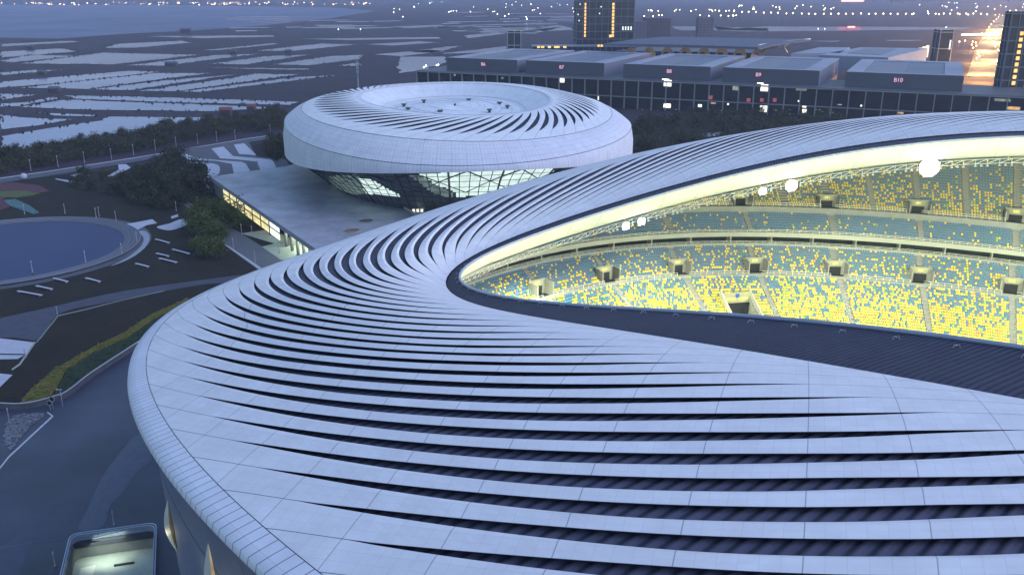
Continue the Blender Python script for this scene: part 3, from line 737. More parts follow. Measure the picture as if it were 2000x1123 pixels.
rings = [rim, rim2, gcur(3, Tg, .86, -3.2), gcur(3, Tg, .76, -4.6), gcur(3, Tg, .70, -5.0)]
M_bowl = fin_mat('white_bowl_panels', (.60, .64, .70), .006, .02, k1=.6, k2=.9, subs=2)
gridmesh('oculus_slope', np.stack(rings, 1), M_bowl, gym, uvg(5, 32, [0, .1, .4, .8, 1.2]), flip=True)
fl_ = [gcur(3, Tg, f, dz) for f, dz in ((.70, -5.0), (.62, -4.9), (.45, -4.4), (.3, -3.9), (.15, -3.5), (.02, -3.4))]
gridmesh('sunken_roof', np.stack(fl_, 1), M_bowl, gym, uvg(6, 64, [0.2, .6, 1.2, 2.2, 3.2, 4.2]), flip=True)
for sc, dz in ((1.0, .12), (.76, -4.5), (.62, -4.8), (.45, -4.3), (.28, -3.8)):
    b = MB(); b.tube([tuple(p) for p in gcur(3, Tg[:-1], sc, dz)], .06, 4, close=True); b.build('ring_joint', M_steel, gym)
for px, py in ((789, 208), (797, 215.5), (828, 200), (915.5, 198), (975.5, 204.5), (991, 211), (956, 218.5), (860, 220.5)):
    x, y, z = at(px, py, 35.6); b = MB(); b.box((x, y, 35.6), (1.1, 1.1, 1.6)); b.box((x, y, 36.5), (2.1, 2.1, .5)); b.build('roof_vent', M_darksteel, gym)
x, y, z = at(862, 219, 36); b = MB()
# glazed cone under the skirt
gb0 = gcur(1, Tg, .985, -.3); 
def gcone(T, h):
    a = gcur(1, T, .97, -.4); sc = 1-.20*np.clip(h, 0, 1)**.8; b_ = gcur(1, T, .97, 0); cx_, cy_ = GX, GY
    x = cx_+(a[..., 0]-cx_)*sc; y = cy_+(a[..., 1]-cy_)*sc; z = a[..., 2]*(1-h)+PZ*h; return np.stack([x, y, z], -1)
M_glass = mat('dark_curtain_glass', (.10, .12, .14), .35, .3, .3, .2)
M_glow = emit('lit_interior_glass', (.80, 1., .92), .62, (.3, .35, .33), .35, .35)
M_glow2 = emit('dim_lit_interior_glass', (.70, .95, .80), .12, (.2, .25, .22), .85, .25)
hn = np.linspace(0, 1, 25); TT, HH = np.meshgrid(Tg, hn, indexing='ij'); GC = gcone(TT, HH); gx, gy, gd = proj(GC)
cxm = (gx[:-1, :-1]+gx[1:, 1:])/2; cym = (gy[:-1, :-1]+gy[1:, 1:])/2; near_ = (GC[:-1, :-1, 1] < GY)
mi = np.zeros((360, 24), int)
def inpoly(px, py, poly):
    c = np.zeros(px.shape, bool); j = len(poly)-1
    for i in range(len(poly)):
        xi, yi = poly[i]; xj, yj = poly[j]
        c ^= ((yi > py) != (yj > py)) & (px < (xj-xi)*(py-yi)/(yj-yi+1e-9)+xi); j = i
    return c
mi[inpoly(cxm, cym, [(820, 340), (1080, 325), (1080, 345), (1000, 380), (893, 385), (886, 374), (850, 360)]) & near_] = 1
mi[inpoly(cxm, cym, [(700, 350), (725, 350), (745, 362), (782, 382), (780, 386), (715, 378)]) & near_] = 1
mi[inpoly(cxm, cym, [(640, 345), (700, 340), (712, 380), (690, 380), (650, 365)]) & near_] = 2
mi[inpoly(cxm, cym, [(800, 342), (822, 342), (850, 362), (886, 376), (880, 388), (840, 375)]) & near_] = 2
a_, b_ = 361, 25; i, j = np.meshgrid(np.arange(360), np.arange(24), indexing='ij'); q = np.stack([i*b_+j, i*b_+j+1, (i+1)*b_+j+1, (i+1)*b_+j], -1).reshape(-1, 4)
quadmesh('curtain_wall', GC.reshape(-1, 3), q, [M_glass, M_glow, M_glow2], gym, mi=mi.reshape(-1))
b = MB()
for i in range(0, 360, 3):
    p = gcone(Tg[i], 0.0)[None] if False else None
    P = [tuple(gcone(np.array(Tg[i]), np.array(h))+np.array([0, 0, 0])) for h in (0, .25, .5, .75, 1)]
    if proj(P[0])[0] > 540 and P[0][1] < GY+30: b.tube(P, .16 if i % 15 else .38, 4)
for h in (.12, .25, .38, .5, .62, .75, .88):
    PP = [tuple(p) for p in gcone(Tg[150:330], np.full(180, h))]; b.tube(PP, .13, 4)
b.build('mullion_grid', M_darksteel, gym)
b = MB()
for i in range(200, 330, 15):
    P0 = [gcone(np.array(Tg[i]), np.array(0.)), gcone(np.array(Tg[i+7]), np.array(.25)), gcone(np.array(Tg[i+15]), np.array(0.))]; b.tube([tuple(p) for p in P0], .25, 4)
    P0 = [gcone(np.array(Tg[i]), np.array(.5)), gcone(np.array(Tg[i+7]), np.array(.25)), gcone(np.array(Tg[i+15]), np.array(.5))]; b.tube([tuple(p) for p in P0], .25, 4)
b.build('diagonal_brace', M_darksteel, gym)
def pxbox(px, py, z0, wd, dp, h, m, name, par, rz=0.0):
    x, y, z = at(px, py, z0); b = MB(); b.box((x, y, z0+h/2), (wd, dp, h), rz); return b.build(name, m, par)
pxbox(804, 386, PZ, 5.5, 3, 4.2, M_pale, 'entrance_frame', gym); pxbox(804, 389, PZ, 4.4, 3, 3.2, M_dark, 'entrance_door', gym)
# ---------------------------------------------------------------- podium
def P2(L, z=0.0): return [at(x, y, z)[:2] for x, y in L]
M_paving = N('pale_podium_paving'); 
def paving(name, col, step, seam=.5, big=None):
    m = N(name); g = m.n('ShaderNodeNewGeometry'); mp = m.n('ShaderNodeMapping'); mp.inputs['Rotation'].default_value = (0, 0, R(28)); m.l(g.outputs['Position'], mp.inputs[0]); sp = m.n('ShaderNodeSeparateXYZ'); m.l(mp.outputs[0], sp.inputs[0])
    f = m.noise(.05, 6, .65); f2 = m.noise(1.2, 3)
    base = m.ramp(f, [(.36, tuple(c*.62 for c in col)), (.64, tuple(min(1, c*1.25) for c in col))])
    base = m.mix(m.math('MULTIPLY', f2, .25), base, tuple(c*.7 for c in col))
    for ax in (0, 1):
        base = m.mix(m.math('MULTIPLY', line(m, m.math('MULTIPLY', sp.outputs[ax], 1/step), .03), seam), base, tuple(c*.45 for c in col))
        if big: base = m.mix(m.math('MULTIPLY', line(m, m.math('MULTIPLY', sp.outputs[ax], 1/big), .006), seam), base, tuple(min(1, c*1.5) for c in col))
    m.l(base, m.b.inputs['Base Color']); m.b.inputs['Roughness'].default_value = .6; return m.mat
bpy.data.materials.remove(M_paving.mat)
M_podium = paving('pale_podium_paving', (.29, .31, .37), 2.4, .35)
pod = thing('podium', 'raised pale paved podium deck around the gymnasium with lit glass rooms under its left edge', 'podium', at(560, 400, 0))
deck_poly = P2([(410, 345), (560, 325), (640, 300), (1235, 300), (1420, 300), (1300, 420), (1100, 520), (900, 600), (650, 520), (625, 492)], PZ)
b = MB(); b.prism(deck_poly, PZ-1.3, PZ); b.build('deck_slab', M_podium, pod)
e0 = np.array(at(410, 345, PZ)); e1 = np.array(at(625, 492, PZ)); ed = (e1-e0); el = np.linalg.norm(ed); ed /= el; en = np.array([-ed[1], ed[0], 0]);
if en[1] < 0 and False: en = -en
en = np.array([ed[1], -ed[0], 0]);
if np.dot(en, np.array([GX, GY, 0])-e0*[1, 1, 0]) < 0: en = -en     # en points in under the deck
far_ = e1+ed*30
b = MB(); b.quad(tuple(e0-en*.05), tuple(far_-en*.05), tuple(far_-en*.05+[0, 0, -1.6]), tuple(e0-en*.05+[0, 0, -1.6]))
b.quad(tuple(e0-en*.05+[0, 0, -1.6]), tuple(far_-en*.05+[0, 0, -1.6]), tuple(far_+en*1+[0, 0, -1.6]), tuple(e0+en*1+[0, 0, -1.6])); b.build('edge_fascia', mat('slate_fascia', (.20, .22, .29), .5, .08, .5), pod)
M_yglow = emit('warm_lit_glazing', (1., .86, .42), .75, (.4, .35, .2), .5, .5); M_wglow = emit('white_lit_glazing', (.93, 1., .86), .95, (.5, .5, .45), .12, .5)
def alongbox(a0, a1, inn, z0, z1, th, m, name, par):
    c_ = e0+ed*(a0+a1)/2+en*(inn+th/2); b = MB(); b.box((c_[0], c_[1], (z0+z1)/2), (a1-a0, th, z1-z0), math.atan2(ed[1], ed[0])); return b.build(name, m, par)
aa = lambda px, py: float(np.dot(np.array(at(px, py, PZ))-e0, ed))
a1_, a2_, a3_, a4_ = aa(425, 357), aa(485, 395), aa(500, 406), aa(540, 434)
alongbox(0, a1_, 1.4, 0, 6.6, .4, M_concd, 'end_wall', pod)
k_ = 7
for i in range(k_):
    s0_ = a1_+(a4_-3-a1_)*i/k_; s1_ = a1_+(a4_-3-a1_)*(i+1)/k_; wn_ = alongbox(s0_+.2, s1_-.2, 1.4, .6, 6.4, .3, M_wglow if i == k_-1 else M_yglow, 'lit_window', pod)
    alongbox(s0_-.2, s0_+.2, 1.1, 0, 6.6, .4, M_darksteel, 'window_post', pod)
alongbox(a1_, a4_, 1.0, 3.3, 3.7, .2, M_darksteel, 'window_rail', pod)
wx = alongbox(a4_-3.2, a4_+4, 9, 0, 6.6, .4, M_wglow, 'lit_window', pod)
c_ = e0+ed*(a4_+4)+en*14; b = MB(); b.box((c_[0], c_[1], 3.3), (.4, 22, 6.6), math.atan2(ed[1], ed[0])); b.build('rear_wall', M_pale, pod)
for i in range(9):
    a = a4_+4+i*6.2; c_ = e0+ed*a+en*1.6; b = MB(); b.tube([(c_[0], c_[1], 0), (c_[0], c_[1], 6.7)], .55, 12); b.build('column', M_conc, pod, True)
alongbox(a4_+4, a4_+70, 12, 0, 6.6, .4, mat('greenish_wall', (.38, .46, .38), .6, .1, .4), 'inner_wall', pod)
lb = bpy.data.lights.new('podium_ceiling_light', 'AREA'); lb.energy = 4200; lb.size = 8; lb.shape = 'RECTANGLE'; lb.size_y = 50; lb.color = (.85, 1., .78)
lo = bpy.data.objects.new('podium_ceiling_light', lb); C.collection.objects.link(lo); c_ = e0+ed*(a4_+28)+en*6; lo.location = (c_[0], c_[1], 6.4); lo.rotation_euler = (0, 0, math.atan2(ed[1], ed[0])-R(90))
for nm_, (px, py, r_), col in (('round_planter', (687, 451, 2.7), (.16, .10, .07)), ('round_planter', (715, 432, 2.6), (.07, .06, .07))):
    x, y, z = at(px, py, PZ); t_ = thing(nm_, 'round brown planting bed on the podium, %s' % ('nearer the stadium roof edge' if px == 687 else 'farther and darker of the two'), 'planting bed', (x, y, PZ), group='round beds on the podium')
    b = MB(); b.prism([(x+r_*1.0*math.cos(a), y+r_*math.sin(a)) for a in np.linspace(0, 2*math.pi, 28)[:-1]], PZ, PZ+.12); b.build('soil', mat('bed_soil', col, .9, .4, 2), t_)
    b = MB(); b.tube([(x+r_*math.cos(a), y+r_*math.sin(a), PZ+.12) for a in np.linspace(0, 2*math.pi, 28)[:-1]], .16, 5, close=True); b.build('kerb', M_conc, t_)
tag(pxbox(757, 392, PZ, 9, 3, 1.0, mat('dark_hedge', (.02, .03, .02), .9, .5, 3), 'planter_box', None), 'long dark planter box left of the gymnasium steps', 'planter')
tag(pxbox(890, 396, PZ, 22, 4, 1.0, mat('dark_hedge2', (.03, .028, .028), .9, .5, 3), 'planter_box', None), 'long dark planter bed in front of the lit gymnasium glass', 'planter')
# lower terrace and its lit signs
b = MB(); b.prism(P2([(773, 399), (880, 397), (960, 410), (900, 470), (815, 420)], PZ+.02), PZ+.006, PZ+.02); tag(b.build('paving', mat('lamplight_tone_paving', (.34, .36, .30), .7, .1, .4)), kind='structure')  # lighter paving colour stands in for lamplight on the terrace floor
b = MB(); L_ = [at(x, y, PZ) for x, y in ((769, 386), (771, 398), (790, 409), (812, 421))]; b.tube([(p[0], p[1], PZ+.5) for p in L_], .3, 4); b.tube([(p[0], p[1], PZ+.9) for p in L_], .12, 4); tag(b.build('low_wall', M_pale), 'low pale parapet wall at the corner of the podium beside the gymnasium', 'wall')
for px, l_ in ((808, 'left'), (816, 'middle'), (824, 'right')):
    o = pxbox(px, 414, PZ, .9, .3, 1.0, emit('lit_white_sign_'+l_, (.95, 1, .85), .7), 'lit_sign', None); tag(o, 'small lit white sign on the terrace behind the roof, %s one of three' % l_, 'sign', 'lit signs behind the roof edge')
# ---------------------------------------------------------------- ground, water, paths
def flat(name, poly, z, m, kind='structure', label=None, cat=None):
    b = MB(); n = len(poly); a = sum(poly[i][0]*poly[(i+1) % n][1]-poly[(i+1) % n][0]*poly[i][1] for i in range(n))
    if a < 0: poly = poly[::-1]
    b.add([(p[0], p[1], z) for p in poly], [tuple(range(n))]); o = b.build(name, m)
    import bmesh
    bm = bmesh.new(); bm.from_mesh(o.data); bmesh.ops.triangulate(bm, faces=bm.faces); bm.to_mesh(o.data); bm.free()
    if kind: o['kind'] = kind
    return tag(o, label, cat)
def sub(poly, n=6):               # rounder outline through the given corners
    out = []; N_ = len(poly)
    for i in range(N_):
        p = [np.array(poly[(i+d) % N_], float) for d in (-1, 0, 1, 2)]
        for f in np.arange(n)/n: out.append(tuple(cr(p[0], p[1], p[2], p[3], f)))
    return out
def jag(poly, amt, seg=9):        # uneven natural bank
    out = []; N_ = len(poly)
    for i in range(N_):
        p, q = np.array(poly[i], float), np.array(poly[(i+1) % N_], float); L = np.linalg.norm(q-p); k = int(max(1, min(14, L/seg)))
        for j in range(k): out.append(tuple(p+(q-p)*j/k+nr.randn(2)*amt*(0 if j == 0 else 1)))
    return out
gm = N('salt_marsh_soil'); f = gm.noise(.006, 9, .75); f2 = gm.noise(.05, 7, .75)
gm.l(gm.mix(gm.math('MULTIPLY', f2, 1.1), gm.ramp(f, [(.35, (.030, .027, .042)), (.55, (.060, .046, .062)), (.7, (.040, .044, .050))]), (.028, .026, .034)), gm.b.inputs['Base Color']); gm.b.inputs['Roughness'].default_value = .95
gm.b.inputs['Specular IOR Level'].default_value = .1
b = MB(); S_ = 26000
GROUNDMAT = gm.mat
M_water = water_mat('still_water', (.30, .31, .46), (.07, .08, .14), .12, .85); M_bay = water_mat('bay_water', (.21, .22, .33), (.06, .07, .12), .3, .85)
flat('bay_water', P2([(-700, 100), (0, 74), (118, 76), (250, 66), (380, 60), (520, 50), (640, 37), (735, 22), (640, 15), (300, 10), (0, 9.5), (-700, 9)]), -.15, M_bay)
s1_ = 2.807; s3_ = 2.857
PONDS = [[(0, 830), (0, 750), (200, 715), (420, 680), (560, 662), (585, 640), (1100, 645), (1092, 662), (850, 705), (500, 755), (250, 798)],
 [(0, 630), (120, 645), (400, 655), (200, 690), (0, 712)], [(190, 619), (520, 631), (540, 640), (300, 634)],
 [(100, 588), (360, 547), (700, 560), (1000, 570), (1540, 592), (1180, 610), (500, 603)], [(350, 525), (700, 530), (1200, 545), (1640, 560), (1600, 577), (900, 561), (420, 543)],
 [(0, 515), (210, 520), (0, 550)], [(0, 570), (140, 562), (290, 532), (340, 540), (100, 583), (0, 586)], [(-60, 455), (0, 450), (700, 390), (880, 395), (300, 460), (0, 482), (-60, 485)],
 [(110, 482), (850, 402), (1160, 402), (850, 440), (480, 490)], [(490, 493), (850, 448), (1290, 410), (720, 495)], [(760, 500), (1250, 432), (1400, 405), (1640, 410), (960, 502)],
 [(990, 503), (1640, 423), (1850, 414), (1100, 506)], [(0, 400), (180, 385), (350, 385), (0, 415)], [(0, 335), (150, 302), (420, 308), (60, 345)], [(110, 350), (560, 290), (1100, 302), (620, 355)],
 [(690, 361), (1180, 303), (1420, 297), (900, 362)], [(1150, 352), (1450, 310), (1720, 300), (1350, 355)], [(1490, 355), (1800, 310), (1990, 302), (1980, 325), (1700, 360)],
 [(1110, 277), (1500, 238), (1530, 243), (1200, 278)], [(560, 266), (640, 242), (1000, 225), (1050, 236), (760, 263)], [(1400, 280), (1760, 240), (1965, 245), (1600, 282)],
 [(0, 285), (350, 266), (420, 285), (0, 318)], [(0, 243), (400, 225), (430, 232), (0, 258)], [(780, 200), (1500, 195), (1510, 203), (1100, 212)], [(1840, 365), (1965, 342), (1990, 362)],
 [(1100, 371), (1700, 378), (1690, 384), (1500, 383)], [(1650, 215), (2400, 205), (2420, 214), (1900, 222)], [(2010, 245), (2300, 228), (2400, 236), (2150, 252)], [(2050, 300), (2350, 275), (2450, 282), (2200, 310)]]
for P_ in PONDS: flat('pond_water', jag(P2([(x/s1_, y/s1_) for x, y in P_]), .8), 0.0, M_water)
P3_ = [[(-60, 318), (200, 318), (200, 352), (60, 395), (-60, 410)], [(0, 292), (200, 262), (290, 257), (150, 296)], [(180, 300), (540, 259), (550, 292), (200, 302)], [(620, 165), (830, 142), (940, 166), (760, 176)], [(550, 186), (700, 166), (850, 152), (700, 190)],
 [(-100, 150), (180, 140), (200, 148), (0, 160)], [(300, 200), (520, 180), (540, 190), (330, 215)], [(1700, 150), (2000, 160), (2000, 175), (1720, 170)]]
for P_ in P3_: flat('pond_water', jag(P2([(800+x/s3_, y/s3_) for x, y in P_]), 1.5), 0.0, M_water)
P4_ = [[(-30, 200), (300, 175), (1080, 177), (1690, 178), (1600, 194), (200, 208)], [(-300, 175), (0, 175), (130, 185), (0, 200), (-250, 200)], [(1100, 262), (1330, 262), (1300, 268), (1120, 268)], [(560, 268), (800, 268), (760, 274)]]
for P_ in P4_: flat('pond_water', jag(P2([(1400+x/3.333, y/3.333) for x, y in P_]), 2.), 0.0, M_water)
for i in range(46):               # thin far ponds
    px = nr.uniform(420, 1120); py = nr.uniform(24, 62); w_ = nr.uniform(30, 130); h_ = .6+(py-15)*.03; sk = nr.uniform(-.03, .0)*w_
    flat('pond_water', P2([(px, py), (px+w_, py+sk), (px+w_*1.1, py+sk+h_), (px+w_*.1, py+h_*1.3)]), 0.0, M_water)
M_asph = mat('dark_asphalt', (.060, .066, .085), .85, .2, .15); M_plaza = paving('blue_grey_plaza_paving', (.047, .053, .090), 1.2, .22, 7.2)
M_band = mat('lighter_paving_band', (.105, .115, .165), .8, .12, .5); M_light = mat('pale_stone_path', (.34, .36, .44), .7, .1, .3)
gs = N('dark_lawn'); f = gs.noise(.08, 8, .7); f2 = gs.noise(2.5, 3); gs.l(gs.mix(gs.math('MULTIPLY', f2, .5), gs.ramp(f, [(.35, (.022, .026, .026)), (.55, (.036, .033, .030)), (.72, (.024, .033, .024))]), (.022, .022, .016)), gs.b.inputs['Base Color']); gs.b.inputs['Roughness'].default_value = 1; gs.b.inputs['Specular IOR Level'].default_value = .05
gs.bump(f2, .6, .3)
flat('lawn', P2([(-700, 430), (-200, 352), (0, 358), (300, 320), (545, 275), (1240, 240), (1240, 300), (900, 640), (250, 700), (150, 770), (40, 800), (-300, 800), (-900, 700)]), -.02, gs.mat)
b = MB()
Z5 = lambda L: P2([(x/3.208, 250+y/3.208) for x, y in L]); Z6 = lambda L: P2([(x/3.744, 550+y/3.744) for x, y in L]); Z7 = lambda L: P2([(x/3.273, 780+y/3.273) for x, y in L])
flat('road', Z5([(-400, 400), (0, 318), (300, 275), (900, 180), (1200, 120), (1550, 68), (1900, 20), (1900, 42), (1560, 90), (1200, 148), (900, 205), (520, 268), (200, 318), (0, 345), (-400, 430)]), .02, M_asph)
flat('kerb', Z5([(-400, 396), (0, 314), (300, 271), (900, 177), (1550, 66), (1900, 17), (1900, 20), (1550, 69), (900, 181), (300, 275), (0, 319), (-400, 401)]), .03, M_light)
flat('striped_plaza', Z5([(1040, 150), (1550, 75), (1610, 180), (1790, 200), (1820, 246), (1330, 298), (1290, 228), (1120, 215), (1090, 180)]), .03, M_asph)
flat('pale_path', Z5([(1110, 170), (1165, 158), (1215, 188), (1300, 197), (1400, 206), (1515, 214), (1540, 225), (1568, 272), (1465, 284), (1452, 226), (1350, 207), (1190, 200)]), .05, M_light)
flat('pale_path', Z5([(1325, 130), (1400, 118), (1460, 178), (1600, 190), (1690, 198), (1710, 208), (1735, 258), (1632, 268), (1612, 212), (1500, 200), (1380, 192)]), .05, M_light)
flat('pale_path', Z5([(1465, 106), (1530, 97), (1605, 172), (1500, 165)]), .05, M_light)
flat('pale_path', sub(Z5([(1120, 213), (1290, 220), (1370, 237), (1368, 292), (1300, 300), (1302, 245), (1250, 226)]), 4), .06, M_light)
flat('pale_path', Z5([(668, 306), (745, 262), (740, 230), (790, 228), (820, 250), (715, 302)]), .05, M_light)
flat('pale_path', Z5([(350, 318), (470, 335), (455, 347), (345, 322)]), .05, M_light); flat('pale_path', Z5([(440, 298), (500, 285), (560, 300), (545, 318), (520, 302), (470, 308)]), .05, M_light)
flat('pale_path', Z5([(1230, 350), (1312, 298), (1312, 385), (1280, 380)]), .05, M_light); flat('pale_path', Z5([(1075, 412), (1160, 373), (1212, 402), (1165, 448)]), .05, M_light)
flat('pale_path', Z5([(780, 605), (955, 573), (985, 598), (920, 610), (850, 645), (800, 622)]), .05, M_light); flat('pale_path', sub(Z5([(980, 622), (1060, 600), (1145, 570), (1178, 600), (1110, 632), (1050, 642)]), 3), .05, M_light)
flat('pale_path', Z5([(1070, 556), (1115, 540), (1120, 556), (1075, 570)]), .05, M_light)
flat('pale_path', sub(Z5([(865, 650), (915, 648), (938, 690), (905, 755), (810, 822), (690, 868), (800, 812), (880, 745), (900, 690)]), 3), .05, mat('grey_blue_path', (.22, .25, .31), .8, .1, .3))
# round pond
th_ = np.linspace(0, 2*math.pi, 97)[:-1]
A3 = np.array([P2([(243, 468)])[0], P2([(93.5, 434)])[0], P2([(60, 540)])[0]])
def circ(a, b_, c_):
    M_ = np.array([[2*(b_[0]-a[0]), 2*(b_[1]-a[1])], [2*(c_[0]-a[0]), 2*(c_[1]-a[1])]]); v = np.array([b_@b_-a@a, c_@c_-a@a]); c = np.linalg.solve(M_, v); return c, np.linalg.norm(c-a)
pc, pr_ = circ(*A3); print('pond', pc, pr_)
disc = lambda r: [(pc[0]+r*math.cos(t), pc[1]+r*math.sin(t)) for t in th_]
flat('plaza_ring', disc(pr_+9), 0.0, M_asph)
pond = thing('round_pond', 'large round ornamental pond with stepped dark stone rim on the left lawn', 'pond', (pc[0], pc[1], 0))
b = MB()
for r_, z in ((pr_+5.4, .5), (pr_+3.6, .36), (pr_+1.8, .22)):
    b.tube([(x, y, z) for x, y in disc(r_)], .16, 4, close=True)
b.build('step_edge', mat('worn_step_edge', (.15, .165, .22), .7, .1, 1), pond)
b = MB(); G_ = np.array([[(pc[0]+r_*math.cos(t), pc[1]+r_*math.sin(t), z) for r_, z in ((pr_+5.5, .45), (pr_+3.7, .45), (pr_+3.7, .3), (pr_+1.9, .3), (pr_+1.9, .15), (pr_, .15), (pr_, .0))] for t in list(th_)+[0.]])
b.grid(G_); b.build('step', mat('dark_stone_step', (.07, .08, .11), .8, .15, .5), pond)
b = MB(); b.prism(disc(pr_+.05), -.1, .08); pw = water_mat('dark_pond_water', (.09, .10, .17), (.03, .035, .08), .15, .8); b.build('pond_water', pw, pond)
# flower beds
M_mar = mat('maroon_flowers', (.06, .018, .028), 1, .4, .8); M_grn = mat('green_groundcover', (.055, .075, .02), 1, .4, .8); M_teal = mat('teal_groundcover', (.045, .11, .12), 1, .3, .8); M_yel = mat('yellow_hedge_leaves', (.120, .110, .018), 1, .5, 1.5, bump=.8); M_hed = mat('dark_green_hedge_leaves', (.022, .042, .02), 1, .5, 1.5, bump=.8)
for L_, m_, lb_ in (([(-40, 352), (80, 345), (250, 365), (310, 402), (240, 412), (150, 396), (0, 398), (-40, 400)], M_mar, 'maroon flower bed nearest the road on the left edge'), ([(-40, 402), (150, 397), (250, 412), (200, 425), (100, 440), (-40, 436)], M_grn, 'green strip of bedding between the maroon and teal beds'),
    ([(-40, 438), (40, 440), (20, 455), (60, 500), (0, 520), (-40, 520)], M_mar, 'small maroon bed beside the teal bed'), ([(15, 458), (95, 450), (185, 490), (245, 534), (205, 541), (60, 492)], M_teal, 'teal leaf-shaped bed above the round pond')):
    b = MB(); b.prism(Z5(L_), -.1, .35); tag(b.build('flower_bed', m_), lb_, 'flower bed')
# long dark path on the lower lawn, hedge bands, wall, plaza
M_bluep = mat('dark_blue_path', (.042, .048, .075), .9, .15, .3)
flat('dark_path', sub(Z6([(-300, 330), (0, 268), (400, 180), (900, 70), (1500, -15), (1900, -60), (1900, -10), (1500, 20), (1100, 90), (800, 150), (430, 235), (300, 420), (100, 410), (-300, 400)]), 3), .03, M_bluep)
flat('pale_path', Z6([(-200, 410), (0, 415), (250, 445), (205, 530), (-200, 524)]), .05, M_light); flat('pale_path', Z6([(-200, 534), (180, 538), (130, 566), (-100, 572)]), .05, M_light); flat('pale_path', Z6([(-200, 690), (0, 672), (92, 682), (0, 772), (-200, 900)]), .05, M_light)
flat('kerb', Z6([(250, 440), (262, 446), (150, 610), (90, 650), (84, 640), (140, 600)]), .06, M_conc)
flat('kerb', Z6([(262, 446), (300, 400), (420, 248), (610, 205), (900, 132), (1200, 66), (1202, 72), (900, 138), (612, 212), (428, 254), (306, 406), (268, 450)]), .06, M_concd)
wl = Z6([(-400, 935), (-150, 930), (0, 930), (110, 935), (210, 928), (330, 902), (400, 880), (480, 852), (560, 795), (650, 722), (800, 620), (900, 555), (1010, 482), (1100, 425), (1250, 330), (1500, 180)])
wls = []
for i in range(len(wl)-1):
    for f in (0, .25, .5, .75): wls.append(tuple(cr(np.array(wl[max(i-1, 0)]), np.array(wl[i]), np.array(wl[i+1]), np.array(wl[min(i+2, len(wl)-1)]), f)))
wall_t = thing('retaining_wall', 'low curved grey retaining wall between the hedge and the paved stadium plaza', 'wall', (wls[8][0], wls[8][1], 0))
G_ = []
for i in range(len(wls)):
    a = np.array(wls[max(i-1, 0)]); c_ = np.array(wls[min(i+1, len(wls)-1)]); d = (c_-a)/np.linalg.norm(c_-a); n_ = np.array([d[1], -d[0]]); p = np.array(wls[i]); G_.append([(p[0]+n_[0]*.0, p[1]+n_[1]*.0, -.2), (*(p), 1.35), (*(p-n_*.5), 1.35), (*(p-n_*.5), -.2)])
b = MB(); b.grid(np.array(G_)); b.build('wall_body', mat('stained_wall_stone', (.085, .09, .11), .9, .25, .6), wall_t)
b = MB(); b.tube([(g[1][0], g[1][1], 1.42) for g in G_], .16, 4); b.build('coping', mat('pale_coping', (.30, .32, .38), .7, .1, 1), wall_t)
def leafband(name, poly, h, m, label, cat):
    """hedge made of leaf clumps over a low body"""
    b = MB(); b.prism(poly, -.1, h*.6); P_ = np.array(poly); lo = P_.min(0); hi = P_.max(0); n = 0; tries = 0
    area_ = abs(sum(P_[i][0]*P_[(i+1) % len(P_)][1]-P_[(i+1) % len(P_)][0]*P_[i][1] for i in range(len(P_))))/2
    X = nr.uniform(lo[0], hi[0], 60000); Y = nr.uniform(lo[1], hi[1], 60000); ins = inpoly(X, Y, poly); X, Y = X[ins], Y[ins]; k = int(min(len(X), area_*7))
    for x, y in zip(X[:k], Y[:k]):
        z = h*nr.uniform(.5, 1.05); a = nr.uniform(0, 6.28); s = nr.uniform(.12, .3); t = nr.uniform(-.6, .6)
        b.quad((x-s*math.cos(a), y-s*math.sin(a), z-t*s), (x+s*math.sin(a), y-s*math.cos(a), z), (x+s*math.cos(a), y+s*math.sin(a), z+t*s), (x-s*math.sin(a), y+s*math.cos(a), z))
    return tag(b.build(name, m), label, cat)
leafband('hedge', Z6([(140, 912), (200, 830), (400, 652), (700, 482), (900, 390), (1100, 255), (1380, 130), (1300, 190), (1150, 268), (950, 405), (700, 515), (490, 645), (420, 780), (335, 888)]), .8, M_yel, 'long curved yellow-green hedge band on the lower lawn', 'hedge')
leafband('hedge', Z6([(385, 868), (430, 790), (500, 655), (705, 525), (955, 415), (1130, 290), (1200, 250), (1100, 380), (1000, 470), (800, 605), (650, 705), (480, 835)]), .9, M_hed, 'dark green hedge between the yellow hedge and the curved wall', 'hedge')
plaza_poly = list(wls)+[(160, 320), (200, 30), (-40, 20), (-200, 60), (-260, 160)]
flat('paving_band', sub(Z7([(500, 832), (560, 700), (650, 500), (760, 350), (860, 235), (930, 240), (970, 380), (880, 460), (780, 600), (700, 680), (658, 812)]), 3), .02, M_band)
flat('paving_band', Z7([(-100, 950), (0, 942), (285, 765), (210, 900), (130, 1100), (60, 1300), (-100, 1300)]), .02, mat('dim_paving_band', (.072, .080, .125), .8, .12, .5))
flat('paving_joint', Z7([(0, 942), (410, 886), (410, 891), (0, 947)]), .035, M_band)
def dist_pt(): pass
flat('painted_line', Z7([(305, 80), (342, 105), (338, 112), (60, 370), (0, 445), (-60, 520), (-66, 514), (-6, 438), (52, 364), (330, 106), (300, 84)]), .03, mat('worn_white_paint', (.45, .47, .52), .7, .2, 1))
# rubble strip beside the wall
b = MB(); rp = Z7([(35, 160), (90, 105), (230, 85), (290, 95), (200, 170), (130, 250), (70, 330), (20, 260)]); P_ = np.array(rp); X = nr.uniform(P_[:, 0].min(), P_[:, 0].max(), 4000); Y = nr.uniform(P_[:, 1].min(), P_[:, 1].max(), 4000); ins = inpoly(X, Y, rp)
for x, y in list(zip(X[ins], Y[ins]))[:900]:
    s = nr.uniform(.1, .38); b.box((x, y, s*.3), (s, s*nr.uniform(.6, 1.3), s*.6), nr.uniform(0, 3))
tag(b.build('rubble', mat('pale_rubble', (.16, .17, .2), .9, .4, 1)), kind='stuff')
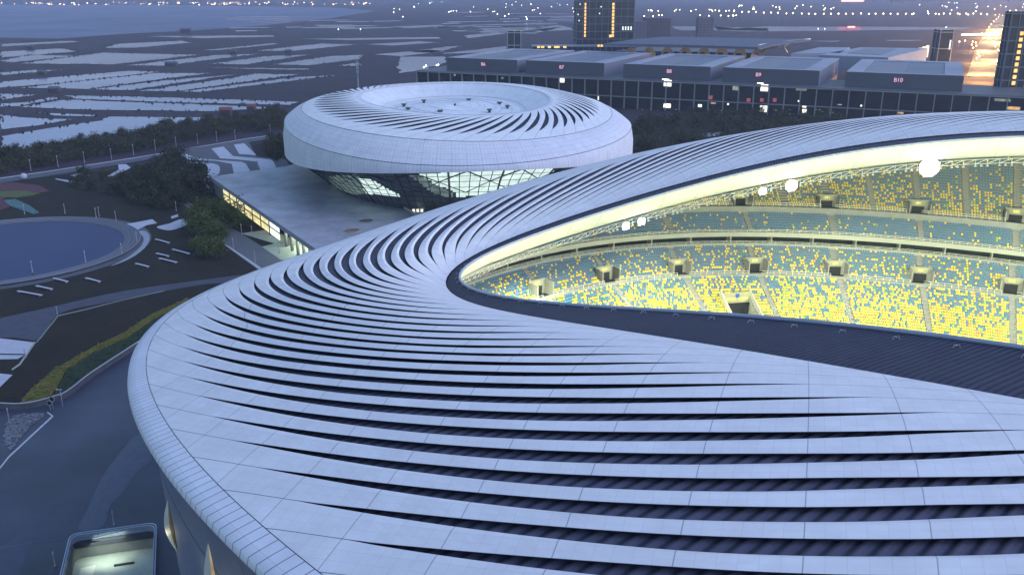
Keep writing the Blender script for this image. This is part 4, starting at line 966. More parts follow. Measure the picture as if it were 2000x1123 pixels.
# bench strips on the lawn
BN = [((975, 703), (1062, 727)), ((1080, 766), (1188, 795)), ((980, 792), (1058, 810)), ((998, 823), (1108, 850)), ((850, 856), (932, 876)), ((335, 948), (424, 970)), ((538, 947), (628, 970)), ((228, 996), (328, 1018)), ((112, 1029), (264, 1056))]
BL = ['pale bench slab on the lawn, nearest the podium road, topmost of its row', 'pale bench slab on the lawn, farthest right of all the slabs', 'short pale bench slab above the long one right of the pond path', 'long pale bench slab in the middle of the four right of the pond', 'pale bench slab just below the curved path end beside the pond', 'pale bench slab below the pond, upper left one of the lower group', 'pale bench slab below the pond, farthest right of the lower group', 'pale bench slab second from the left below the pond', 'longest pale bench slab, farthest left below the pond']
for (p, q), lb_ in zip(BN, BL):
    a = np.array(Z5([p])[0]); c_ = np.array(Z5([q])[0]); m_ = (a+c_)/2; L = np.linalg.norm(c_-a); an = math.atan2(*(c_-a)[::-1]); t_ = thing('bench', lb_, 'bench', (m_[0], m_[1], 0), an, 'bench slabs on the lawn')
    b = MB(); b.box((m_[0], m_[1], .42), (L, .75, .14), an); b.build('seat', M_light, t_)
    for s_ in (-1, 1): b = MB(); b.box((m_[0]+s_*L*.42*math.cos(an), m_[1]+s_*L*.42*math.sin(an), .17), (.4, .6, .36), an); b.build('leg', M_conc, t_)
# road beside the podium
flat('road', Z5([(930, 375), (1050, 395), (1230, 490), (1530, 672), (1770, 826), (1640, 905), (1410, 737), (1290, 575), (1130, 470), (1000, 420)]), .04, mat('grey_asphalt', (.085, .095, .115), .85, .12, .3))
flat('kerb', Z5([(1410, 735), (1420, 731), (1640, 880), (1626, 888)]), .06, M_light)
flat('lit_forecourt', Z5([(1510, 662), (1690, 636), (1950, 740), (2050, 800), (1765, 830), (1640, 745), (1720, 725)]), .05, mat('greenish_paving', (.28, .32, .28), .8, .1, .4))
# glass-walled ramp opening at the bottom left
ramp = thing('ramp_enclosure', 'glass walled sunken ramp opening with rounded corners and lit floor at the bottom left', 'ramp', at(210, 1060, 0))
TL, TR_, BR, BL_ = (np.array(at(*p, 0)[:2]) for p in ((133, 1050), (304, 1024), (301, 1200), (88, 1230)))
TL, TR_, BR, BL_ = (np.array(at(*p, 1.1)[:2]) for p in ((137, 1043), (306, 1020), (300, 1190), (92, 1230)))
def rrect(c4, r, n=6):
    out = []
    for i in range(4):
        p = c4[i]; a = c4[i-1]-p; c_ = c4[(i+1) % 4]-p; a = a/np.linalg.norm(a); c_ = c_/np.linalg.norm(c_)
        for f in np.linspace(0, 1, n): out.append(tuple((1-f)**2*(p+a*r)+2*f*(1-f)*p+f*f*(p+c_*r)))
    return out
c4 = [TL, TR_, BR, BL_]; ro = rrect(c4, 1.6); cc = sum(c4)/4; ri = [tuple(cc+(np.array(p)-cc)*.955) for p in ro]
b = MB()
for L_, z0, z1 in ((ro, 0.0, 1.1), (ri, -.1, 1.1)):
    for i in range(len(L_)): p, q = L_[i], L_[(i+1) % len(L_)]; b.quad((*p, z0), (*q, z0), (*q, z1), (*p, z1))
gl = N('clear_glass'); gl.b.inputs['Base Color'].default_value = (.6, .7, .85, 1); gl.b.inputs['Transmission Weight'].default_value = .85; gl.b.inputs['Roughness'].default_value = .05; gl.b.inputs['IOR'].default_value = 1.1
b.build('glass_parapet', gl.mat, ramp)
b = MB(); b.tube([(*p, 1.15) for p in ro], .10, 5, close=True); b.tube([(*p, 1.15) for p in ri], .07, 5, close=True); b.build('top_rail', mat('pale_blue_rail', (.34, .40, .52), .4, .05, 1), ramp)
b = MB(); n = len(ro)
for i in range(n): b.quad((*ro[i], .03), (*ro[(i+1) % n], .03), (*ri[(i+1) % n], .03), (*ri[i], .03))
b.build('kerb', M_concd, ramp)
def flat_hole(name, outer, hole, z, m):
    import bmesh
    bm = bmesh.new(); es = []
    for L_ in (outer, hole):
        vs = [bm.verts.new((p[0], p[1], z)) for p in L_]
        for i in range(len(vs)): es.append(bm.edges.new((vs[i], vs[(i+1) % len(vs)])))
    bmesh.ops.triangle_fill(bm, use_beauty=True, use_dissolve=False, edges=es, normal=(0, 0, 1))
    for f_ in bm.faces:
        if f_.normal.z < 0: f_.normal_flip()
    me = bpy.data.meshes.new(name); bm.to_mesh(me); bm.free(); me.materials.append(m); o = bpy.data.objects.new(name, me); C.collection.objects.link(o); o['kind'] = 'structure'; return o
flat_hole('ground', [(-S_, -400), (S_, -400), (S_, 2*S_), (-S_, 2*S_)], ri, -.3, GROUNDMAT)
flat_hole('plaza', plaza_poly, ri, .0, M_plaza)
M_inner = mat('inner_ramp_wall', (.16, .17, .17), .8, .1, 1); M_rfloor = mat('ramp_floor', (.42, .46, .42), .7, .12, .5)
b = MB()
for i in range(n): p, q = ri[i], ri[(i+1) % n]; b.quad((*p, .0), (*q, .0), (*q, -3.2), (*p, -3.2))
b.build('inner_wall', M_inner, ramp)
b = MB(); b.add([(*p, -3.2) for p in ri], [tuple(range(n))]); b.build('ramp_floor', M_rfloor, ramp)
u_ = (TR_-TL)/np.linalg.norm(TR_-TL); v_ = (BL_-TL)/np.linalg.norm(BL_-TL)
def rp_(a, c_): return TL+u_*a+v_*c_
Wd = float(np.linalg.norm(TR_-TL)); print('ramp width', Wd)
b = MB(); b.add([(*rp_(1.4, 3.5), -3.17), (*rp_(3.6, 3.2), -3.17), (*rp_(3.0, 14), -3.17), (*rp_(.9, 14), -3.17)], [(0, 1, 2, 3)]); b.build('pale_strip', mat('pale_floor_strip', (.62, .64, .58), .7, .1, .6), ramp)
p = rp_(Wd*.60, 4.2); b = MB(); b.box((p[0], p[1], -3.1), (3.0, .5, .1), math.atan2(u_[1], u_[0])); b.build('drain_grate', M_dark, ramp)
p = rp_(Wd*.5, .75); b = MB(); b.box((p[0], p[1], -.5), (Wd*.93, 1.0, .9), math.atan2(u_[1], u_[0])); b.build('dark_header_beam', mat('navy_header', (.03, .034, .05), .7, .1, 1), ramp)
lr = bpy.data.lights.new('ramp_light', 'AREA'); lr.energy = 150; lr.size = 5; lr.color = (.85, 1., .80); lo = bpy.data.objects.new('ramp_light', lr); C.collection.objects.link(lo); p = rp_(Wd*.4, 2.2); lo.location = (p[0], p[1], -.4); lo.rotation_euler = (R(25), 0, 0)
# cut the plaza and ground open over the ramp
# ---------------------------------------------------------------- lamp posts
def lamp(name, h, label, group, loc, head=.25):
    t_ = thing(name, label, 'lamp post', loc, group=group); b = MB(); x, y, z = loc
    b.tube([(x, y, z), (x, y, z+h)], [.14, .09], 6); b.build('pole', M_pole, t_)
    b = MB(); b.tube([(x, y, z+h), (x, y, z+h+.75)], head, 8); b.build('lamp_head', M_pole, t_)
    b = MB(); b.tube([(x, y, z), (x, y, z+.25)], .26, 8); b.build('base', M_conc, t_); return t_
def kids(o): return [(c, []) for c in list(children(o))]
LP = [(195, 270), (365, 245), (530, 218), (700, 198), (838, 170), (975, 142), (1105, 122), (1240, 102), (1360, 87), (1475, 72), (1695, 38)]
l0 = None
for px, py in LP:
    x, y = Z5([(px, py)])[0]
    if l0 is None: l0 = lamp('street_lamp', 5.0, 'slim pale lamp post in the row between the tree belt and the road', 'lamp posts along the far road', (x, y, 0)); k0 = kids(l0)
    else: c = copy_tree(l0, k0); c.location = (x, y, 0)
LQ = [(155, 540, 'pale post on the far rim of the round pond, farthest left'), (408, 536, 'pale post on the far rim of the round pond, second from left'), (603, 562, 'pale post of the close pair on the far rim of the pond, left one'), (622, 556, 'pale post of the close pair on the far rim of the pond, right one'),
 (728, 582, 'pale post on the far rim of the round pond, farthest right'), (1105, 520, 'pale post between the dark trees and the crossing path'), (860, 720, 'pale post where the curved path meets the pond'), (765, 792, 'pale post at the right tip of the round pond'), (537, 842, 'pale post on the near rim of the pond, right one'),
 (205, 907, 'pale post on the near rim of the pond, left one'), (1600, 848, 'pale post standing in the road next to the stadium roof edge'), (1768, 240, 'lamp post beside the gymnasium skirt at the podium corner'), (1515, 668, 'post in front of the lit podium windows, left one'), (1580, 680, 'post in front of the lit podium windows, right one'),
 (1750, 785, 'short post on the lit forecourt under the podium'), (1463, 760, 'post at the head of the white kerb line'), (1062, 392, 'post on the lawn behind the road bend'), (1240, 490, 'post beside the road bend under the green trees'), (1615, 250, 'post at the edge of the striped plaza')]
first = None
for px, py, lb_ in LQ:
    x, y = Z5([(px, py)])[0]
    if first is None: first = lamp('garden_post', 3.2, lb_, 'pale garden posts', (x, y, 0), .17); kf = kids(first)
    else: c = copy_tree(first, kf); c.location = (x, y, 0); c['label'] = lb_
def P1(px, py, z=0): return at(px, py, z)
for (px, py, h, lb_) in ((19, 826, 3.4, 'pale leaning-looking post in front of the curved wall at the left edge'), (223, 1024, 2.6, 'thin pale post on the plaza behind the ramp enclosure'), (108, 1105, 2.6, 'thin pale post on the plaza left of the ramp enclosure'), (112, 613, 2.2, 'small post with a white cap on the dark path edge'), (50, 698, 2.2, 'small post at the corner of the pale paving')):
    x, y, z = P1(px, py); c = copy_tree(first, kf); c.location = (x, y, 0); c['label'] = lb_; c.scale = (.8, .8, h/3.95)
x, y, z = P1(123, 794); cm = thing('camera_post', 'pale camera post with cross arm and box beside the curved wall', 'camera post', (x, y, 0))
b = MB(); b.tube([(x, y, 0), (x, y, 4.0)], .08, 6); b.build('pole', M_pole, cm); b = MB(); b.box((x, y, 2.9), (.35, .35, .5)); b.build('control_box', M_light, cm); b = MB(); b.box((x-.2, y, 4.0), (1.3, .12, .12)); b.box((x-.7, y, 4.0), (.3, .3, .25)); b.build('camera_arm', M_light, cm)
for px, py, s_, lb_ in ((99, 801, 1.0, 'round ring sign on two legs, left and nearer one'), (104.5, 799, 1.0, 'round ring sign on two legs, right and farther one')):
    x, y, z = P1(px, py); zz = 1.7 if px < 100 else 2.4; t_ = thing('ring_sign', lb_, 'sign', (x, y, 0), group='ring signs by the wall')
    b = MB(); b.tube([(x+.55*math.cos(a), y, zz+.55*math.sin(a)) for a in np.linspace(0, 6.283, 17)[:-1]], .07, 5, close=True); b.build('ring', M_pole, t_)
    b = MB(); b.tube([(x, y-.02, zz), (x, y+.02, zz)], .5, 14); b.build('dark_disc', M_dark, t_); b = MB(); b.tube([(x, y, 0), (x, y, zz-.55)], .06, 5); b.build('leg', M_pole, t_)
x, y, z = P1(47, 350); b = MB(); b.sphere((x, y, 1.3), 1.5, 14, 10); tag(b.build('white_sphere', M_light), 'round white boulder-like sculpture beside the road on the left', 'sculpture')
# tall communication mast behind the gymnasium
x, y, z = P1(700, 175, 6); mast = thing('mast', 'tall teal and white communication mast rising behind the gymnasium roof', 'mast', (x, y, 0))
ztop = CH-(y/ (CT-((118-561.5)/FPX)*ST_))*(ST_+((118-561.5)/FPX)*CT)
b = MB(); b.tube([(x, y, 0), (x, y, ztop-14)], [.5, .4], 8); b.build('lower_pole', M_pole, mast); b = MB(); b.tube([(x, y, ztop-14), (x, y, ztop)], [.4, .3], 8); b.build('upper_pole', mat('teal_paint', (.10, .25, .30), .5, .1, 1), mast)
b = MB()
for z_ in (3, 6, 9):
    for a in (0, 2.1, 4.2): b.box((x+.9*math.cos(a), y+.9*math.sin(a), ztop-z_), (.5, .5, 2.2))
b.build('antenna', M_steel, mast)
# ---------------------------------------------------------------- trees
M_bark = mat('bark', (.05, .04, .035), .95, .2, 2)
def leafmat(name, c):
    m = N(name); f = m.noise(.55, 3); m.l(m.ramp(f, [(.3, tuple(x*.45 for x in c)), (.7, tuple(x*1.5 for x in c))]), m.b.inputs['Base Color']); m.b.inputs['Roughness'].default_value = .9; m.b.inputs['Specular IOR Level'].default_value = .1; return m.mat
LM = [leafmat('dark_leaves', (.040, .046, .030)), leafmat('olive_leaves', (.055, .055, .030)), leafmat('green_leaves', (.060, .085, .030))]
def tree_proto(h, rw, m, seed, leaves, trunk=.28, lsz=.32):
    r_ = np.random.RandomState(seed); t_ = thing('tree', 'x', 'tree', (0, 0, 0)); b = MB(); th = h*trunk
    b.tube([(0, 0, 0), (.1, .05, th), (.15, 0, h*.75)], [.035*h, .025*h, .008*h], 6)
    cl = []
    for i in range(7):
        a = r_.uniform(0, 6.28); L = rw*r_.uniform(.5, .85); z = th+(h-th)*r_.uniform(.15, .8); q = (L*math.cos(a), L*math.sin(a), z); b.tube([(.05, 0, z*.75), q], [.014*h, .005*h], 4); cl.append(q)
    b.build('trunk', M_bark, t_)
    b = MB()
    for i in range(16): a = r_.uniform(0, 6.28); e = r_.uniform(0, 1)**.6; cl.append((rw*e*.8*math.cos(a), rw*e*.8*math.sin(a), th+(h-th)*r_.uniform(.05, .95)*(1-.25*e)))
    for i in range(leaves):
        c_ = cl[r_.randint(len(cl))]; sp = rw*.30; x, y, z = (c_[k]+r_.randn()*sp*(.75 if k == 2 else 1) for k in range(3)); s = lsz*r_.uniform(.6, 1.4); d1 = r_.randn(3); d1 /= np.linalg.norm(d1); d2 = np.cross(d1, r_.randn(3)); d2 /= np.linalg.norm(d2); p = np.array([x, y, max(z, .4)])
        b.quad(tuple(p-d1*s), tuple(p-d2*s*.6), tuple(p+d1*s), tuple(p+d2*s*.6))
    b.build('crown', m, t_); return t_
protos = [tree_proto(6.0, 2.6, LM[0], 1, 650, .2), tree_proto(5.0, 2.3, LM[1], 2, 600, .2), tree_proto(8.0, 3.9, LM[0], 3, 1500, .15), tree_proto(9.0, 4.2, LM[2], 4, 1900, .15), tree_proto(4.0, 2.2, LM[1], 5, 500, .12)]
pk = [kids(p) for p in protos]; usedp = set()
def plant(i, x, y, label, group, s=1.0, z=0.0):
    if i not in usedp: o = protos[i]; usedp.add(i)
    else: o = copy_tree(protos[i], pk[i])
    o.location = (x, y, z); o.rotation_euler = (0, 0, rng.uniform(0, 6.28)); s *= rng.uniform(.8, 1.25); o.scale = (s, s, s*rng.uniform(.85, 1.15)); o['label'] = label; o['group'] = group; return o
belt = P2([(-60, 345), (0, 300), (150, 275), (300, 250), (420, 235), (548, 222), (548, 258), (420, 275), (300, 300), (150, 322), (-60, 350)]); P_ = np.array(belt)
belt = P2([(-80, 325), (0, 302), (150, 278), (300, 253), (420, 238), (556, 216), (556, 252), (420, 268), (300, 292), (150, 316), (-80, 356)]); P_ = np.array(belt)
n = 0; pts = []
while n < 150:
    x = rng.uniform(P_[:, 0].min(), P_[:, 0].max()); y = rng.uniform(P_[:, 1].min(), P_[:, 1].max())
    if not inpoly(np.array([x]), np.array([y]), belt)[0] or any((x-a)**2+(y-c_)**2 < 9 for a, c_ in pts): continue
    pts.append((x, y)); plant(rng.choice([0, 1, 4, 0, 1]), x, y, 'small dark leafy tree in the dense belt between the salt ponds and the road', 'trees of the belt beyond the road'); n += 1
for px, py, i, s in ((350, 330, 2, 1.2), (385, 345, 2, 1.3), (345, 350, 2, 1.2), (300, 345, 0, 1.2), (280, 360, 2, 1.1), (320, 362, 2, 1.3), (360, 372, 2, 1.2), (395, 380, 2, 1.2), (330, 385, 2, 1.3), (300, 392, 0, 1.2), (260, 382, 0, 1.2), (350, 400, 2, 1.1), (225, 380, 0, 1.), (240, 362, 0, 1.), (180, 372, 0, 1.), (205, 352, 1, 1.), (320, 410, 0, 1.), (150, 365, 0, 1.1), (165, 352, 0, 1.0), (345, 318, 0, 1.), (330, 318, 0, 1.2), (310, 325, 0, 1.1), (270, 335, 1, 1.), (270, 348, 0, 1.), (290, 375, 0, 1.1)):
    x, y, z = P1(px, py); plant(i, x, y, 'dark bushy tree in the cluster between the far road and the pond lawn', 'dark tree cluster', s)
for px, py, s, lb_ in ((395, 420, 1.0, 'green leafy tree lit from the podium, nearest its left end'), (425, 432, 1.0, 'green leafy tree in front of the yellow lit windows, left one'), (450, 440, .9, 'green leafy tree in front of the yellow lit windows, middle one'), (470, 447, .8, 'green leafy tree in front of the yellow lit windows, right one'), (400, 462, .95, 'green leafy tree beside the road bend, upper one'), (430, 480, .95, 'green leafy tree beside the road bend, lower right one'), (390, 490, .9, 'dark green tree at the left of the road bend'), (415, 505, .8, 'lowest green tree above the white kerb line'), (380, 445, .9, 'dark green tree at the end of the crossing path')):
    x, y, z = P1(px, py); plant(3, x, y, lb_, 'green trees by the podium', s)
for px, py in ((522, 290), (540, 288), (548, 298), (535, 306), (552, 285), (530, 280), (545, 275)):
    x, y, z = P1(px, py); plant(rng.choice([0, 1]), x, y, 'dark tree on the slope behind the left side of the gymnasium', 'trees left of the gymnasium')
wd = P2([(1238, 300), (1238, 238), (1300, 226), (1420, 222), (1600, 228), (1700, 240), (1600, 262), (1450, 275), (1330, 300)]); P_ = np.array(wd); n = 0; pts = []
flat('lawn', wd, .0, gs.mat)
while n < 88:
    x = rng.uniform(P_[:, 0].min(), P_[:, 0].max()); y = rng.uniform(P_[:, 1].min(), P_[:, 1].max())
    if not inpoly(np.array([x]), np.array([y]), wd)[0] or any((x-a)**2+(y-c_)**2 < 20 for a, c_ in pts): continue
    px_, py_, _ = proj((x, y, 0))
    if 1270 < px_ < 1400 and 252 < py_ < 275 and rng.random() < .85: n += .2; continue
    pts.append((x, y)); plant(rng.choice([0, 1, 2]), x, y, 'dark tree in the grove between the stadium roof and the exhibition hall', 'trees before the exhibition hall', .95); n += 1
flat('paving', P2([(1360, 262), (1410, 258), (1430, 263), (1380, 268)]), .06, M_light)
def thicket(poly, n, h, label_, name):
    P_ = np.array(poly); V = []; k = 0
    X = nr.uniform(P_[:, 0].min(), P_[:, 0].max(), n*6); Y = nr.uniform(P_[:, 1].min(), P_[:, 1].max(), n*6); ins = inpoly(X, Y, poly); X, Y = X[ins][:n], Y[ins][:n]; n = len(X)
    hh = h*(.45+.55*np.abs(np.sin(X*.9)*np.cos(Y*.8+X*.13))); Z = hh*nr.uniform(.15, 1, n)**.7; c = np.stack([X, Y, Z], -1); d1 = nr.randn(n, 3); d1 /= np.linalg.norm(d1, axis=1)[:, None]; d2 = np.cross(d1, nr.randn(n, 3)); d2 /= np.linalg.norm(d2, axis=1)[:, None]; s = nr.uniform(.25, .6, n)[:, None]
    V = np.stack([c-d1*s, c-d2*s*.6, c+d1*s, c+d2*s*.6], 1).reshape(-1, 3); o = quadmesh(name, V, np.arange(4*n).reshape(-1, 4), LM[0]); o['kind'] = 'stuff'
thicket(belt, 26000, 4.5, '', 'undergrowth'); thicket(P2([(235, 372), (300, 335), (350, 325), (385, 345), (400, 365), (385, 395), (330, 412), (255, 400)]), 16000, 3.6, '', 'undergrowth'); thicket(P2([(515, 296), (556, 270), (556, 305), (540, 318)]), 3000, 3, '', 'undergrowth'); thicket(wd, 15000, 4.5, '', 'undergrowth')
bpy.data.objects.update() if hasattr(bpy.data.objects, 'update') else None
for i, p in enumerate(protos):
    if i not in usedp:
        for c, _ in pk[i]: bpy.data.objects.remove(c)
        bpy.data.objects.remove(p)
# ---------------------------------------------------------------- exhibition building and halls
M_exh = mat('dark_blue_grey_cladding', (.060, .070, .095), .6, .08, .1); M_exh2 = mat('side_cladding', (.11, .12, .17), .6, .08, .1); M_mul = mat('grey_mullion', (.20, .21, .23), .5, .05, 1)
M_exglass = mat('dark_facade_glass', (.020, .024, .032), .55, .5, .06, 0, spec=.15); M_roofg = mat('grey_flat_roof', (.22, .24, .31), .7, .12, .05); M_rtan = mat('ribbed_roof_panel', (.13, .14, .18), .6, .1, .05)
F0 = np.array([-77.5, 747.0]); F1 = np.array([340.0, 553.0]); fd = (F1-F0); FL = np.linalg.norm(fd); fd /= FL; fn = np.array([-fd[1], fd[0]])
if fn[1] < 0: fn = -fn
EZ = 21.0; fa = math.atan2(fd[1], fd[0])
exh = thing('exhibition_building', 'long dark glass fronted exhibition building running behind the gymnasium', 'building', (float(F0[0]), float(F0[1]), 0))
def fpt(a, o_): return F0+fd*a+fn*o_
def fbox(name, a0, a1, o0, o1, z0, z1, m, par):
    c_ = fpt((a0+a1)/2, (o0+o1)/2); b = MB(); b.box((c_[0], c_[1], (z0+z1)/2), (a1-a0, o1-o0, z1-z0), fa); return b.build(name, m, par)
FL2 = FL+60
fbox('glass_wall', 0, FL2, 1.0, 60, 0, EZ-1, M_exglass, exh); fbox('roof_slab', -.5, FL2, -.6, 62, EZ-1, EZ, M_exh, exh); fbox('mid_beam', 0, FL2, -.2, .9, 8.0, 8.7, M_mul, exh); fbox('top_beam', 0, FL2, -.9, -.62, EZ-1.1, EZ-.3, M_mul, exh)
nm_ = 50
for i in range(nm_+1): a = i*FL2/nm_; fbox('column', a-.35, a+.35, -.55, .95, 0, EZ-1.1, M_mul, exh)
M_w1 = emit('lit_white_window', (1, 1, .85), 1.4, var=.3, scale=.5); M_w2 = emit('dim_window', (.9, .95, .8), .25, var=.8, scale=.3); M_wr = emit('red_lit_sign', (1., .12, .2), .18); M_wo = emit('orange_window', (1., .55, .2), .6, var=.5, scale=.6)
def win(px, py, wpx, hpx, m, name='lit_window', off=-.08):
    # place on the facade plane: solve for the point of the facade seen at the pixel
    u = (px-1000)/FPX; v = (py-561.5)/FPX; dx, dy, dz = u, CT-v*ST_, -(ST_+v*CT); o_ = F0+fn*off
    t = np.dot(o_, fn)/(dx*fn[0]+dy*fn[1]); P = np.array([dx*t, dy*t, CH+dz*t]); s = t/FPX; b = MB(); b.box(tuple(P), (wpx*s, .25, hpx*s), fa); return b.build(name, m, exh)
for px, py, w_, h_, m_ in ((1098, 157, 9, 9, M_w1), (1304, 163, 15, 12, M_w1), (1493, 172, 14, 13, M_w1), (1303, 207, 14, 8, M_w1), (1491, 213, 14, 12, M_w1), (1571, 218, 8, 8, M_w1), (1571, 209, 7, 3, M_w1), (1168, 192, 3, 7, M_w1), (1367, 207, 7, 5, M_w1), (1437, 173, 12, 8, M_w2), (1565, 175, 20, 5, M_w2), (888, 147, 4, 3, M_w2), (981, 153, 5, 3, M_w2), (1393, 202, 10, 2, M_wo), (1758, 221, 12, 3, M_wo), (1682, 207, 3, 3, M_w1), (1607, 228, 4, 4, M_w1), (1560, 198, 3, 3, M_w1), (1958, 196, 28, 5, M_w2), (1980, 212, 22, 6, M_wo), (1985, 222, 20, 4, M_wo), (1640, 205, 8, 2, M_w2), (1422, 204, 3, 3, M_w1), (1485, 163, 12, 2, M_w1), (1300, 155.5, 14, 2, M_w1)): win(px, py, w_, h_, m_)
for i, (px, ch) in enumerate(((1388, 'X'), (1462, 'X'), (1488, 'X'), (1513, 'X'))): win(px, 196 if i else 191, 7, 7, M_wr, 'red_sign_panel', -.12)
for i in range(70): win(nr.uniform(1180, 1640), nr.uniform(214, 224), nr.uniform(1, 4), 1.2, M_w2, 'lit_window')
halls = [('B6', 872, 109, 1010, 115.5, 905, 944, 121), ('B7', 1027.5, 114, 1180, 120, 1085, 1097, 128), ('B8', 1218, 121, 1388, 128, 1290, 1307, 136), ('B9', 1412, 129, 1601, 133.5, 1529, 1495, 143), ('B10', 1653.5, 135, 1881.5, 142.5, 1733, 1764, 152)]
HZ = 31.0
def rayline(px, off):             # where column px crosses the vertical plane standing 'off' metres behind the facade, at height z
    def f(z):
        lo, hi = 20., 140.
        for _ in range(60):
            mid_ = (lo+hi)/2; x, y, _z = at(px, mid_, z); s = np.dot(np.array([x, y])-F0, fn)-off
            if s > 0: lo = mid_
            else: hi = mid_
        return np.array([x, y])
    return f
M_red = mat('dark_red_sign_panel', (.16, .03, .07), .6, .1, 1); M_pinkt = emit('pale_pink_letters', (.9, .6, .75), .45, (.7, .5, .6))
for nm, x0, y0, x1, y1, xf, xs, ys in halls:
    a0 = float(np.dot(rayline(x0, 12)(HZ)-F0, fd)); a1 = float(np.dot(rayline(x1, 12)(HZ)-F0, fd)); D_ = 125
    c_ = fpt(a0, 12); h = thing('exhibition_hall', 'dark flat roofed exhibition hall block marked %s on a red panel' % nm, 'building', (float(c_[0]), float(c_[1]), EZ), group='numbered exhibition hall blocks')
    fbox('front_wall', a0, a1, 12, 12.6, EZ, HZ, M_exh, h)
    fbox('body', a0+.05, a1-.05, 12.65, 12+D_, EZ-6, HZ-.6, M_exh2, h)
    w_ = a1-a0
    # roof frame round a recessed panel
    fbox('roof_frame', a0, a1, 12.62, 18, HZ-.55, HZ+.05, M_roofg, h); fbox('roof_frame', a0, a1, D_-2, 12+D_, HZ-.55, HZ+.05, M_roofg, h)
    fbox('roof_frame', a0, a0+w_*.14, 18.02, D_-2.02, HZ-.55, HZ+.05, M_roofg, h); fbox('roof_frame', a1-w_*.16, a1, 18.02, D_-2.02, HZ-.55, HZ+.05, M_roofg, h)
    fbox('recessed_roof', a0+w_*.145, a0+w_*.5, 18.02, D_-2.02, HZ-.58, HZ-.40, M_rtan, h); fbox('recessed_roof', a0+w_*.505, a1-w_*.165, 18.02, D_-2.02, HZ-.58, HZ-.42, mat('blue_grey_roof_'+nm, (.10, .12, .17), .6, .1, .05), h)
    ap = float(np.dot(rayline(xs, 12)(HZ-4)-F0, fd)); b = MB(); c_ = fpt(ap, 11.9); b.box((c_[0], c_[1], HZ-4.2), (6.6 if len(nm) == 2 else 7.4, .2, 4.2), fa); b.build('sign_panel', M_red, h)
    c_ = fpt(ap, 11.75); text_mesh('sign_letters', nm, 3.6, M_pinkt, h, (float(c_[0]), float(c_[1]), HZ-4.2), (R(90), 0, fa), .05)
for nm, x0, x1, zt in (('low', 1500, 1640, 30), ('low', 1600, 1830, 30)):   # second row of halls behind
    pass
def slabpx(name, label, cat, L, z, th, m, par=None):
    b = MB(); b.prism(P2(L, z), z-th, z); o = b.build(name, m, par); return tag(o, label, cat) if par is None else o
bh = thing('rear_hall', 'low grey roofed hall behind block B9 right of the winged canopy roof', 'building', at(1700, 100, 0))
slabpx('roof', None, None, [(1545, 105), (1600, 93), (1660, 93), (1640, 104)], 30, 12, M_roofg, bh)
bh = thing('rear_hall', 'low flat roofed hall with a lit white colonnade behind block B10', 'building', at(1760, 100, 0))
slabpx('roof', None, None, [(1600, 108), (1680, 93), (1812, 95), (1735, 113)], 30, 12, M_roofg, bh); b = MB(); b.prism(P2([(1655, 104), (1690, 95), (1752, 96), (1722, 108)], 30.3), 30.02, 30.3); b.build('roof_panel', M_rtan, bh)
for i in range(6): x, y, z = at(1776+i*7, 110-i*2.6, 24); b = MB(); b.box((x, y, 22), (3.0, 1.2, 12), 0); b.build('lit_column', emit('lit_cream_column_%d' % i, (1, .88, .65), .75), bh)
x, y, z = at(1815, 103, 27); b = MB()
# winged canopy
cp = thing('canopy_roof', 'broad winged canopy roof with glowing arched ribs under its front edge', 'building', at(1380, 95, 0))
CA, CB, CC, CD, CE = ((1178, 86), (1297, 69.5), (1420, 71), (1584, 75.6), (1481, 93))
zt = 38
canopy_top = [at(*CA, zt), at(1240, 77, zt), at(*CB, zt+1.5), at(*CC, zt+1.5), at(*CD, zt+1), at(1540, 83, zt), at(*CE, zt), at(1330, 88, zt)]
b = MB(); b.prism([p[:2] for p in canopy_top], zt-1.6, zt); b.build('roof', fin_mat('pale_ribbed_roof', (.42, .44, .54), .01, .01), cp)
M_amber = emit('amber_lit_arch', (1., .78, .45), .045, (.5, .42, .28), .6, .06)
for i in range(8):
    px = 1225+i*35.5; x, y, z = at(px+8, 93, 30); b = MB(); r_ = 6.2
    vs = []
    for q in range(13):
        a = math.pi*q/12
        for r2, zz in ((r_, 0), (r_*.55, 3)): vs.append((x+r2*math.cos(a)*1.1, y+zz*2, 20+1.7*r2*math.sin(a)*.95))
    b.add(vs, [(2*q, 2*q+1, 2*q+3, 2*q+2) for q in range(12)]); b.build('lit_arch', M_amber, cp)
x, y, z = at(1500, 95, 34); b = MB(); b.tube([at(1481, 93.5, 36), at(1505, 88, 36), at(1545, 82, 37), at(1583, 76.5, 37.5)], [2.6, 1.8, 1.2, .5], 8); b.build('wing_edge', mat('cream_edge', (.6, .52, .36), .5, .1, .3), cp)
b = MB(); b.tube([at(1482, 105, 20), at(1495, 96, 32), at(1520, 90, 35)], [1.6, 1.4, 1.], 8); b.tube([at(1537, 103, 20), at(1530, 92, 33), at(1545, 84, 36)], [1.0, .9, .7], 8); b.build('wing_leg', mat('cream_leg', (.6, .52, .36), .5, .1, .3), cp)
b = MB(); b.prism(P2([(1200, 100), (1250, 92), (1480, 98), (1470, 104)], 24), 0, 24); b.build('hall_under', M_exh, cp)
